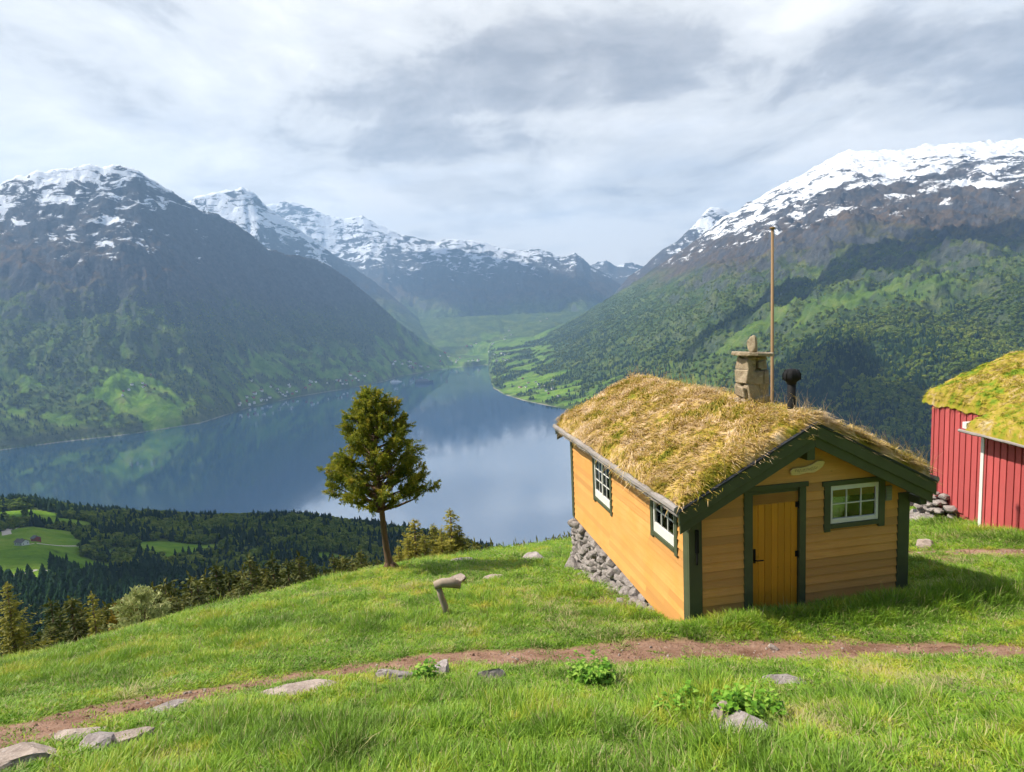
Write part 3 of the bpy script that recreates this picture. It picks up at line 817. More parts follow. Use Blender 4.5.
# roof deck, barge boards, eave
s0, s1 = -.30, WS+.36; ul, ur = -.30, WU+.19
rd = MB()
def slope(u): return V_(APEX-.02-RK*abs(u-UA))
for a, b in ((ul, UA), (UA, ur)):
    za, zb = slope(a), slope(b)
    vs = [(a, s0+.045, za-.09), (b, s0+.045, zb-.09), (b, s1-.045, zb-.09), (a, s1-.045, za-.09), (a, s0+.045, za), (b, s0+.045, zb), (b, s1-.045, zb), (a, s1-.045, za)]
    rd.add(vs, [(3,2,1,0),(4,5,6,7),(0,1,5,4),(1,2,6,5),(2,3,7,6),(3,0,4,7)])
roof = rd.build('roof', M['grey_wood'], cabin)
def barge(sf, name):
    for sgn in (-1, 1):
        o_ = .35
        def quad(y0, y1, top, bot, e):
            a = UA; b = UA+sgn*((UA-ul if sgn < 0 else ur-UA)+e)
            poly = [(a, V_(APEX+top)), (b, V_(APEX+top-RK*abs(b-UA))), (b, V_(APEX+bot-RK*abs(b-UA))), (a, V_(APEX+bot))]
            return poly, y0, y1
        b1 = MB(); p, y0, y1 = quad(0, 0, .0, -.185, .03); b1.prism(p, .03, sf-.045 if sf < 0 else sf+.005)
        p, y0, y1 = quad(0, 0, -.15, -.335, .0); b1.prism(p, .03, sf-.013 if sf < 0 else sf-.028)
        bevel(b1.build('barge_board', M['green'], cabin), .005, 1)
        c = MB(); p, y0, y1 = quad(0, 0, .035, .003, .04); c.prism(p, .06, sf-.055 if sf < 0 else sf-.005); c.build('verge_strip', M['tar'], cabin)
barge(s0, 'front'); barge(s1, 'rear')
for u, nm in ((ul, 'eave_log'), (ur, 'eave_log')):
    e = MB(); r = random.Random(5); pts = []; n = 26; sg = -1 if u < 1 else 1
    for i in range(n+1):
        q = s0-.02+(s1-s0+.04)*i/n; pts.append((u+sg*.045+r.uniform(-.008, .008), q, slope(u)+.045+r.uniform(-.010, .010)))
    e.tube(pts, [.058+r.uniform(-.008, .008) for _ in pts], 7)
    pts2 = [(p[0]+sg*(-.02), p[1], p[2]-.085+r.uniform(-.006, .006)) for p in pts]
    e.tube(pts2, [.032+r.uniform(-.006, .006) for _ in pts2], 6)
    e.build(nm, M['grey_wood'], cabin, smooth=False)
# purlin ends and king post under the gable
pe = MB(); pe.box(UA-.10, UA+.03, -.27, .0, V_(1.42), V_(1.66)); bevel(pe.build('king_post', M['green'], cabin), .006, 1)
for u in (.03, WU-.03):
    pe = MB(); sg = -1 if u < 1 else 1
    pe.box(u-.06+sg*.10, u+.06+sg*.10, s0+.03, .0, V_(.56), V_(.68)); bevel(pe.build('purlin_end', M['green'], cabin), .006, 1)
br = MB(); br.box(.055, .10, -.075, -.04, V_(.12), V_(.47)); br.tube([(.077, -.06, V_(.14)), (.07, -.075, V_(.0)), (.075, -.06, V_(-.06))], .014, 6); br.build('iron_bracket', M['black'], cabin)
vt = MB(); vt.box(3.235, 3.34, -.045, -.018, V_(.60), V_(.83)); 
for i in range(4): vt.box(3.245, 3.33, -.052, -.0455, V_(.62+i*.05), V_(.645+i*.05))
vt.build('wall_vent', M['lead'], cabin)
# gnarled name board on the gable
sg = MB()
poly = [(1.585,1.225),(1.60,1.155),(1.72,1.148),(1.86,1.172),(1.98,1.165),(2.07,1.205),(2.13,1.25),(2.165,1.315),(2.12,1.34),(2.05,1.345),(1.95,1.30),(1.84,1.268),(1.72,1.262),(1.63,1.258)]
sg.prism([(a, V_(b)) for a, b in poly][::-1], .03, -.062)
sb = sg.build('name_board', M['plaque'], cabin); bevel(sb, .008, 2)
ck = MB(); r = random.Random(2); x = 1.66
# worn, unreadable lettering: short routed strokes
scr = []; up_ = 1
while x < 2.04:
    zc = 1.207+.10*max(0, x-1.80)+.010
    scr.append((x, -.0625, V_(zc+up_*r.uniform(.012, .03)))); up_ = -up_; x += r.choice((.006, .012, .018, .026))
ck.tube(scr, .0035, 4)
ck.build('carved_lettering', M['ink'], sb)

# stone foundation of the cabin
def gz_local(u, s):
    w = cabin_m @ Vector((u, s, 0)); return h1(w.x, w.y)-(P0.z+BASE)
cabin_m = Matrix.Translation(cabin.location) @ Matrix.Rotation(YAW, 4, 'Z')
fd = MB(); r = random.Random(9); sd_ = 0
def stone_course(pfun, L, step_=.24):
    global sd_
    q = 0
    while q < L:
        u, s = pfun(q); zb = gz_local(u, s)-.1; z = -.07
        while z > zb-.12:
            hgt = r.uniform(.11, .19); sd_ += 1
            jit = Vector((r.uniform(-.05, .05), r.uniform(-.07, .07), r.uniform(-.03, .03)))
            fd.rock(Vector((u, s, z-hgt*.55))+jit, (r.uniform(.11, .18), r.uniform(.12, .20), hgt*.72), sd_, 0, 2, r.uniform(0, 3), tone=r.random())
            z -= hgt*1.02
        q += r.uniform(.17, .27)
stone_course(lambda q: (.06, .5+q), WS-.5); stone_course(lambda q: (q, WS-.04), WU); stone_course(lambda q: (WU-.08, 1.0+q), WS-1.0, .3)
for k_ in range(70):
    s = r.uniform(1.2, 5.6); u = -.02-abs(r.gauss(0, .10)); sd_ += 1; a = r.uniform(.04, .11)
    fd.rock((u, s, gz_local(u, s)+a*.2), (a*1.2, a, a*.7), sd_, 0, 1, r.uniform(0, 3))
fd.rock((-.16, WS-.25, gz_local(-.2, WS)+.12), (.20, .34, .30), 555, 0, 3, .3)
fd.build('stone_foundation', M['foundation'], cabin, smooth=False)
# hidden backing so the crawl space is dark
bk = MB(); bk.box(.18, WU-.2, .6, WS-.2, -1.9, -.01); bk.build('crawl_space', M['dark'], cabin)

# turf on a roof slope: lumpy slab + straw blades
def turf(parent, rect, zfun, thick, mats, seed, nbl, blade, edge_bulge=.06, lump=.05, hang=.05):
    """rect (u0,u1,s0,s1); zfun(u) deck height; returns turf part"""
    g = np.random.default_rng(seed)
    u0, u1, a0, a1 = rect; nu, ns = 150, 170
    U, S = np.meshgrid(np.linspace(0, 1, nu), np.linspace(0, 1, ns))
    uu = u0+(u1-u0)*U; ss = a0+(a1-a0)*S
    e = np.minimum(np.minimum(U, 1-U)*(u1-u0), np.minimum(S, 1-S)*(a1-a0))
    th = thick*(1-np.exp(-e/.055))
    nz = lump*(fbm(uu*1.6+seed, ss*1.6, 3)*1.4+fbm(uu*6, ss*6+seed, 3)*.8)*np.clip(e/.15, .1, 1)
    base = zfun(uu)
    zt = base+th+nz-hang*np.exp(-e/.05)*(1+.5*fbm(uu*4, ss*4, 2))
    sh = edge_bulge*np.exp(-e/.10)
    V = np.stack([uu+fbm(uu*5, ss*5+3, 2)*.03*np.clip(e/.1, 0, 1), ss+fbm(uu*5+9, ss*5, 2)*.03*np.clip(e/.1, 0, 1), zt], -1)
    tone = np.clip(.5+.5*fbm(uu*3, ss*3+20, 3), 0, 1)
    t = npmesh('turf', V.reshape(-1, 3), grid_faces(ns, nu), 4, [mats], {'tone': tone.ravel()}, parent)
    # blades
    bu = u0+(u1-u0)*g.uniform(.003, .997, nbl); bs = a0+(a1-a0)*g.uniform(.003, .997, nbl)
    keep = fbm(bu*2.2+seed, bs*2.2, 3)+g.normal(0, .35, nbl) > -.55
    bu, bs = bu[keep], bs[keep]; n = len(bu)
    fu = (bu-u0)/(u1-u0)*(nu-1); fs = (bs-a0)/(a1-a0)*(ns-1)
    iu = np.clip(fu.astype(int), 0, nu-2); is_ = np.clip(fs.astype(int), 0, ns-2)
    bz = zt[is_, iu]-.012
    dzdu = (zfun(bu+.05)-zfun(bu-.05))/.1
    ang = fbm(bu*1.1+7, bs*1.1, 2)*3.0+g.normal(0, .7, n)-np.pi/2*0
    lie = np.clip(.25+.55*fbm(bu*1.9, bs*1.9+5, 2)+g.normal(0, .25, n), .02, 1.1)   # 0 lying .. 1 upright
    dirx = np.cos(ang)*.8 - np.sign(dzdu)*.75; diry = np.sin(ang)*.8 - .25
    L = blade*g.uniform(.45, 1.35, n)*(1+.6*(fbm(bu*2.5+2, bs*2.5, 2)))
    nl = np.sqrt(dirx**2+diry**2)+1e-6; dirx /= nl; diry /= nl
    w = g.uniform(.0035, .0075, n)*1.25
    hx = np.cos(lie*1.3); hz_ = np.sin(lie*1.3)
    d1 = np.stack([dirx*hx, diry*hx, hz_+dirx*hx*dzdu], 1)
    d2 = np.stack([dirx, diry, .15*hz_-.18+dirx*dzdu], 1)
    p0 = np.stack([bu, bs, bz], 1); p1 = p0+d1*(L*.5)[:, None]; p2 = p1+d2*(L*.55)[:, None]
    sd = np.stack([-diry, dirx, np.zeros(n)], 1)*w[:, None]
    VV = np.stack([p0-sd, p0+sd, p1+sd*.8, p1-sd*.8, p2], 1).reshape(-1, 3)
    b = np.arange(n)[:, None]*5
    F3 = np.concatenate([b+np.array([0, 1, 2]), b+np.array([0, 2, 3]), b+np.array([3, 2, 4])])
    tn = np.repeat(g.uniform(0, 1, n), 5)
    o = npmesh('dry_grass', VV, F3, 3, [mats], {'tone': tn}, t, smooth=False)
    o['kind'] = 'stuff'
    return t
# turf is built as one blanket over both slopes
turf(cabin, (ul-.02, ur+.02, s0+.0, s1-.0), lambda u: V_(APEX-.015-RK*(np.sqrt((u-UA)**2+.05)-.08)), .20, M['turf1'], 21, 95000, .20)
# straggly tall straws along ridge and right eave
def straws(parent, pts, mat, hmin, hmax, seed, name='tall_straws'):
    r = random.Random(seed); mb = MB()
    for (x, y, z) in pts:
        h = r.uniform(hmin, hmax); a = r.uniform(0, 6.28); k = r.uniform(.1, .6); w = .004
        p = [Vector((x, y, z))]
        for q in range(1, 5):
            f = q/4; p.append(Vector((x+math.cos(a)*k*h*f*f, y+math.sin(a)*k*h*f*f, z+h*f*(1-.25*k*f))))
        for q in range(4):
            ww = w*(1-q/5); w2 = w*(1-(q+1)/5)
            mb.add([p[q]-Vector((ww,0,0)), p[q]+Vector((ww,0,0)), p[q+1]+Vector((w2,0,0)), p[q+1]-Vector((w2,0,0))], [(0,1,2,3)], 0, r.uniform(.6, 1))
    o = mb.build(name, mat, parent, tone=True); o['kind'] = 'stuff'; return o
r = random.Random(3); pts = []
for _ in range(260):
    s = r.uniform(s0, s1); u = UA+r.gauss(.05, .25); pts.append((u, s, slope(u)+.17))
for _ in range(330):
    u = ur-abs(r.gauss(0, .35)); s = s0+abs(r.gauss(.1, .9)); pts.append((u, s, slope(u)+.15))
for _ in range(140):
    u = r.uniform(ul, ur); s = s0+abs(r.gauss(.05, .12)); pts.append((u, s, slope(u)+.12))
straws(cabin, pts, M['turf1'], .12, .42, 8)

# chimney
ch = MB(); cu, cs = UA+.08, 1.45; r = random.Random(31)
zc0, zc1 = V_(APEX-.1), V_(2.86)
hw = lambda z: .205-.035*(z-zc0)/(zc1-zc0)
z = zc0-.05
while z < zc1-.03:
    h = min(r.uniform(.13, .30), zc1-z); w = hw(z+h/2)
    for side in range(4):
        c_, s_ = [(0,-1),(1,0),(0,1),(-1,0)][side], [(1,0),(0,1),(-1,0),(0,-1)][side]
        q = -w
        while q < w-.02:
            L_ = min(r.uniform(.12, .36), w-q); L_ = L_ if w-q-L_ > .09 else w-q
            m_ = q+L_/2
            if not (z+h > zc1-.14 and side == 0 and abs(m_-.05) < .12):
                d_ = w-.07+r.uniform(-.025, .035); hh_ = h*r.uniform(.8, 1.12)
                m = Matrix.Translation((cu+c_[0]*d_+s_[0]*m_, cs+c_[1]*d_+s_[1]*m_, z+hh_/2)) @ Euler((r.gauss(0, .06), r.gauss(0, .06), r.gauss(0, .09))).to_matrix().to_4x4()
                ax, ay = (L_*.52, .085) if side in (0, 2) else (.085, L_*.52)
                k0 = len(ch.v); ch.box(-ax, ax, -ay, ay, -hh_*.5, hh_*.5, 0, r.random(), mat=m)
                for vi in range(k0, len(ch.v)): ch.v[vi] = tuple(np.array(ch.v[vi])+np.array([r.gauss(0, .014), r.gauss(0, .014), r.gauss(0, .014)]))
            q += L_
    z += h
ch.box(cu-.11, cu+.11, cs-.11, cs+.11, zc0, zc1-.16)
chim = ch.build('chimney', M['chimney'], roof); bevel(chim, .022, 2)
cpb = MB(); r = random.Random(12)
poly = []
for i in range(14):
    a = 2*math.pi*i/14; poly.append((cu+.0+math.cos(a)*.37*(1+r.uniform(-.1, .1)), cs+math.sin(a)*.33*(1+r.uniform(-.1, .1))))
n = len(poly); vs = [(p[0], p[1], zc1+.003+.02*math.sin(p[0]*5)) for p in poly]+[(p[0]*.98+cu*.02, p[1]*.98+cs*.02, zc1+.06+.02*math.sin(p[0]*5)) for p in poly]
cpb.add(vs, [tuple(range(n-1, -1, -1)), tuple(range(n, 2*n))]+[(i, (i+1) % n, n+(i+1) % n, n+i) for i in range(n)])
cap = cpb.build('cap_slab', M['chimney'], chim); bevel(cap, .012, 2)
ks = MB(); ks.rock((cu+.02, cs, zc1+.185), (.105, .10, .16), 77, 0, 3, .5); ks.build('cap_stone', M['chimney'], chim, smooth=True)
# stove pipe
sp_ = MB(); pu, ps = UA+.12, .42
sp_.tube([(pu, ps, V_(1.5)), (pu, ps, V_(2.52))], .062, 14)
pipe = sp_.build('stove_pipe', M['black'], roof, smooth=True)
cw = MB(); prof = [(.066, -.04), (.075, 0), (.115, .03), (.128, .07), (.128, .10), (.120, .145), (.09, .185), (.05, .205), (.004, .21)]
vs = []; fs = []; n = 18
for rr, zz in prof:
    for j in range(n): vs.append((pu+rr*math.cos(2*math.pi*j/n), ps+rr*math.sin(2*math.pi*j/n), V_(2.50)+zz))
for i in range(len(prof)-1):
    for j in range(n): fs.append((i*n+j, i*n+(j+1) % n, (i+1)*n+(j+1) % n, (i+1)*n+j))
fs.append(tuple(range((len(prof)-1)*n, len(prof)*n)))
cw.add(vs, fs)
for j in range(9):
    a = 2*math.pi*j/9; cw.tube([(pu+math.cos(a)*.128, ps+math.sin(a)*.128, V_(2.535)), (pu+math.cos(a)*.13, ps+math.sin(a)*.13, V_(2.62)), (pu+math.cos(a)*.095, ps+math.sin(a)*.095, V_(2.69))], .008, 5)
cw.build('pipe_cowl', M['black'], pipe, smooth=True)

# flagpole standing behind the cabin
Yp = 13.2; b = at(772.2, 402, Yp); tp = at(772.2, 229, Yp); gz = h1(b[0], Yp)
fp = MB(); fp.tube([(0, 0, -.3), (0, 0, 2.5), (0, 0, tp[2]-gz)], [.045, .040, .028], 10)
pole = fp.build('pole_shaft', M['pole'], None, smooth=True)
fpo = empty('flagpole', (b[0], Yp, gz)); pole.parent = fpo
kn = MB(); kn.tube([(0, 0, tp[2]-gz), (0, 0, tp[2]-gz+.03), (0, 0, tp[2]-gz+.05)], [.055, .062, .02], 10); kn.build('truck', M['pole'], fpo, smooth=True)
tag(fpo, 'tall bare wooden flagpole rising behind the cabin beside its stone chimney', 'flagpole')

# ------------------------------------------------------------------ the red barn
bx0 = 11.15; by0 = 14.0
barn = empty('red_barn', (bx0, by0, -5.6)); BZ = -5.6
tag(barn, 'red boarded barn with a mossy yellow and green turf roof and a white corner board', 'barn')
def boards_wall(y0, y1, zb0, zb1, zt, x, name, seed):
    """vertical boards facing -x from y0 to y1; bottom heights interpolate"""
    mb = MB(); r = random.Random(seed); y = y0
    while y < y1-.02:
        w = min(r.uniform(.17, .215), y1-y); u = (y+w/2-y0)/(y1-y0); zb = zb0+(zb1-zb0)*u+r.uniform(-.03, .0)
        mb.box(x-.028, x-.002, y+.0, y+w*.80, zb, zt, 0, r.random()*.9)
        mb.box(x-.003, x+.02, y+w*.78, y+w*1.02, zb+.02, zt, 0, 1.0)
        y += w
    mb.box(x+.021, x+.06, y0, y1, min(zb0, zb1)+.05, zt, 0, .9)
    return bevel(mb.build(name, M['red'], barn), .004, 1)
def lz(z): return z-BZ
boards_wall(-6.5, -.07, lz(-4.75), lz(-5.58), lz(-3.10), 0, 'near_wall', 5)
boards_wall(.0, 2.45, lz(-5.80), lz(-5.35), lz(-2.83), .50, 'far_wall', 6)
gb = MB(); 
gb.box(.0, .5, -.02, .0, lz(-5.4), lz(-3.1)); gb.build('return_wall', M['red'], barn)
ew = MB(); yy = 2.45
x = .5
rr_ = random.Random(3)
while x < 5.4:
    top = lz(-2.90)+.42*(x-.5) if x < 3.0 else lz(-2.90)+.42*(5.5-x)
    ew.box(x, x+.16, yy, yy+.025, lz(-5.15), top, 0, rr_.random()); ew.box(x+.15, x+.21, yy-.01, yy+.004, lz(-5.15), top, 0, 1.0); x += .2
ew.build('end_wall', M['red'], barn)
rw_ = MB(); rw_.box(5.45, 5.5, -6.5, 2.45, lz(-5.2), lz(-2.95)); rw_.build('rear_wall', M['red'], barn)
cb_ = MB(); cb_.box(-.045, .075, -.075, .018, lz(-5.64), lz(-3.10)); bevel(cb_.build('corner_board', M['white'], barn), .005, 1)
# roof
RB = .43; ridge_x = 2.98
def bz(xl): return lz(-2.76) + RB*(ridge_x-.4) - RB*(np.sqrt((xl-ridge_x)**2+.04)-.1)
rb = MB()
for (a, b_, y0, y1) in ((.47, ridge_x, -.05, 2.72), (-.28, ridge_x, -6.7, -.05), (ridge_x, 5.9, -6.7, 2.72)):
    za, zb = float(bz(a))-.02, float(bz(b_))-.02
    vs = [(a, y0, za-.07), (b_, y0, zb-.07), (b_, y1, zb-.07), (a, y1, za-.07), (a, y0, za), (b_, y0, zb), (b_, y1, zb), (a, y1, za)]
    rb.add(vs, [(3,2,1,0),(4,5,6,7),(0,1,5,4),(1,2,6,5),(2,3,7,6),(3,0,4,7)])
broof = rb.build('roof', M['grey_wood'], barn)
turf(barn, (.43, 5.9, -.35, 2.82), bz, .19, M['turf2'], 41, 46000, .12, lump=.06, hang=.16)
turf(barn, (-.43, 5.9, -6.7, .06), bz, .22, M['turf2'], 43, 56000, .12, lump=.07, hang=.06)
be = MB(); r = random.Random(6); pts = [(-.44+r.uniform(-.01, .01), -6.7+i*.34, float(bz(-.38))-.09+r.uniform(-.012, .012)) for i in range(20)]
pts.append((-.44, .20, float(bz(-.38))-.08)); be.tube(pts, [.035+r.uniform(-.006, .006) for _ in pts], 7)
be.build('eave_log', M['grey_wood'], barn)
pb = MB(); pb.box(-.42, .5, .0, .13, float(bz(-.2))-.10, float(bz(-.2))+.06); bevel(pb.build('beam_end', M['white'], barn), .012, 2)
fdn = MB(); r = random.Random(8); sdd = 2000
for k_ in range(30):
    y = r.uniform(1.5, 2.9); x = .48-abs(r.gauss(0, .16)); sdd += 1; wz = h1(bx0+x, by0+y)
    z = r.uniform(min(wz-.05, -5.32), -5.26); a = r.uniform(.08, .18)
    fdn.rock((x, y, lz(z)), (a*1.2, a*1.4, a*.8), sdd, 0, 2, r.uniform(0, 3))
for k_ in range(14):
    x = r.uniform(.05, .45); y = r.uniform(1.9, 2.8); sdd += 1; a = r.uniform(.14, .24); wz = h1(bx0+x, by0+y)
    fdn.rock((x, y, lz(wz)+a*.3), (a*1.3, a*1.2, a*.8), sdd, 0, 2, r.uniform(0, 3))
cst = MB(); cst.rock((-.02, .0, lz(-5.62)), (.17, .17, .12), 3333, 0, 3); cst.build('corner_stone', M['foundation'], barn)
fdn.build('stone_foundation', M['foundation'], barn)
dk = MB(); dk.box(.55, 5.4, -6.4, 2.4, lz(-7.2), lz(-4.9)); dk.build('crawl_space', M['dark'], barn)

# ------------------------------------------------------------------ rocks and small finds in the meadow
def rock_thing(px, py, size, seed, label, rot=0, name='rock', mat='stone', sink=.35, cat='rock', group=None):
    p = hit(px, py); mb = MB(); mb.rock((0, 0, size[2]*(1-2*sink)), size, seed, 0, 4, rot, ang=True)
    o = mb.build(name, M[mat], None, smooth=False); o.location = (p.x, p.y, p.z); tag(o, label, cat, group); ROCKS.append((p.x, p.y, max(size[0], size[1]))); return o
ROCKS = []
rock_thing(10, 770, (.34, .26, .10), 3, 'large grey slab at the lower left corner, beside the dirt path', .5, mat='slab', sink=.35)
rock_thing(86, 737, (.24, .12, .06), 14, 'flat grey slab set along the path edge, behind the pale block', .15, mat='slab', sink=.35)
rock_thing(98, 748, (.14, .10, .07), 17, 'pale blocky stone leaning at the left end of the dark wedge stone', .25, mat='stone', sink=.25)
rock_thing(122, 743, (.20, .10, .065), 8, 'dark wedge-shaped stone tapering up the slope from the pale block', .45, mat='slab', sink=.3)
rock_thing(160, 713, (.18, .08, .06), 21, 'small grey stone at the path edge uphill of the wedge stone', .55, mat='stone', sink=.3)
rock_thing(297, 693, (.34, .13, .05), 26, 'long flat sandy slab sunk in the path behind the tall tuft', .12, mat='slab', sink=.35)
rock_thing(398, 681, (.26, .11, .10), 33, 'low pale slab at the front edge of the path, left of the leafy weed', .1, mat='stone', sink=.3)
rock_thing(443, 678, (.12, .09, .11), 37, 'small upright pale stone at the front edge of the path', .4, mat='stone', sink=.25)
rock_thing(493, 680, (.17, .09, .09), 39, 'small grey stone half hidden in grass in front of the path', 0, mat='stone', sink=.3)
rock_thing(778, 683, (.26, .13, .065), 44, 'flat whitish stone lying in the grass just in front of the path by the cabin', -.02, mat='stone', sink=.4)
rock_thing(747, 738, (.30, .20, .085), 52, 'rugged pinkish white boulder in the foreground grass below the leafy weeds', -.35, mat='stone', sink=.4)
rock_thing(724, 726, (.13, .10, .12), 57, 'dark grey stone touching the upper left end of the rugged boulder', -.2, mat='slab', sink=.4)
rock_thing(532, 559, (.32, .20, .14), 61, 'pale pointed rock on the meadow crest left of the cabin', -.4, mat='stone', sink=.3)
rock_thing(464, 562, (.30, .18, .08), 66, 'flat grey stone on the meadow crest right of the tall tree', .1, mat='stone', sink=.35)
rock_thing(490, 578, (.22, .12, .05), 69, 'small grey stone flush with the shaded grass left of the cabin', .1, mat='slab', sink=.35)
rock_thing(525, 676, (.05, .04, .04), 71, 'fist-sized pale stone on the dirt path in front of the cabin corner', .1, mat='stone', sink=.2) if False else None
rock_thing(774, 651, (.06, .05, .05), 73, 'fist-sized reddish clod on the far edge of the path in front of the door', .1, mat='slab', sink=.2)
# boulders behind the cabin at the barn
def rock_at(x, y, size, seed, label, rot=0, mat='stone', sink=.3):
    mb = MB(); mb.rock((0, 0, size[2]*(1-2*sink)), size, seed, 0, 4, rot); o = mb.build('rock', M[mat], None, smooth=True)
    o.location = (x, y, h1(x, y)); tag(o, label, 'rock'); ROCKS.append((x, y, max(size[:2]))); return o
p = hit(913, 497); rock_at(p.x, p.y, (.55, .35, .20), 81, 'flat pale boulder right of the cabin under the roof corner', .1)
p = hit(923, 490); rock_at(p.x+.1, p.y+.5, (.30, .25, .34), 83, 'upright pointed grey boulder between cabin and barn', .5)
p = hit(925, 548); rock_at(p.x, p.y, (.20, .16, .16), 87, 'tan stone with a grass tuft beside the trail behind the cabin', .2, 'slab')
# weathered post with a log laid on it
p = hit(447, 618); q = hit(450, 588)
st = empty('wooden_rest', (p.x, p.y, p.z))
tag(st, 'weathered leaning post with a short grey log on its top, standing in the grass', 'post')
ps_ = MB(); sc_ = p.y/600
ps_.tube([(.0, 0, -.1), (-.03, .02, 12*sc_), (-.09, .03, 24*sc_), (-.12, .03, 33*sc_)], [.07, .058, .056, .05], 9); ps_.build('post', M['log'], st, smooth=True)
ps_ = MB(); ps_.tube([(-.19, .0, 35.5*sc_), (-.05, .03, 37.5*sc_), (.10, .05, 36.5*sc_), (.26, .08, 33*sc_)], [.070, .082, .088, .065], 10); ps_.build('top_log', M['log'], st, smooth=True)
pr = hit(455, 584); rock_thing(455, 585, (.20, .14, .13), 91, 'dark squarish stone right behind the leaning post', .1, mat='slab', sink=.15)

# ------------------------------------------------------------------ leafy weeds
def weed(px, py, n, h, spread, label, seed):
    p = hit(px, py); r = random.Random(seed); mb = MB()
    for _ in range(n):
        a = r.uniform(0, 6.28); d = spread*math.sqrt(r.random()); bx, by = d*math.cos(a), d*math.sin(a)*.7
        bzz = h1(p.x+bx, p.y+by)-p.z; hh = h*r.uniform(.5, 1.1)*(1-.35*d/spread); lean = r.uniform(0, .35)
        top = Vector((bx+math.cos(a)*lean*hh, by+math.sin(a)*lean*hh, bzz+hh))
        mb.tube([(bx, by, bzz-.02), top], [.004, .002], 4, 0, .3)
        for k in range(9):
            f = .25+.75*k/8; c = Vector((bx, by, bzz)).lerp(top, f); b = r.uniform(0, 6.28)
            L = r.uniform(.06, .115)*(1.1-.4*f); w = L*.34
            d1 = Vector((math.cos(b), math.sin(b), r.uniform(-.2, .55))).normalized(); s_ = d1.cross(Vector((0,0,1))).normalized()
            u_ = Vector((0,0,1))
            t = r.random()
            mb.add([c, c+d1*L*.45+s_*w+u_*.008, c+d1*L-u_*L*.25, c+d1*L*.45-s_*w+u_*.008, c+d1*L*.5], [(0,1,4),(1,2,4),(2,3,4),(3,0,4)], 0, t)
    o = mb.build('leafy_weed', M['weed'], None, tone=True); o.location = p; tag(o, label, 'plant'); return o
weed(590, 688, 36, .36, .24, 'bushy leafy weed at the front edge of the path, left of the cabin corner', 1)
weed(745, 722, 48, .34, .26, 'dense clump of broad-leaved weeds right behind the rugged boulder', 2)
weed(690, 716, 34, .26, .28, 'low spreading leafy weeds to the left of the rugged boulder', 3)
weed(424, 684, 14, .32, .10, 'small upright leafy weed between two pale stones at the path edge', 4)
weed(405, 566, 16, .14, .22, 'low leafy clump at the foot of the tall tree', 5) if False else None

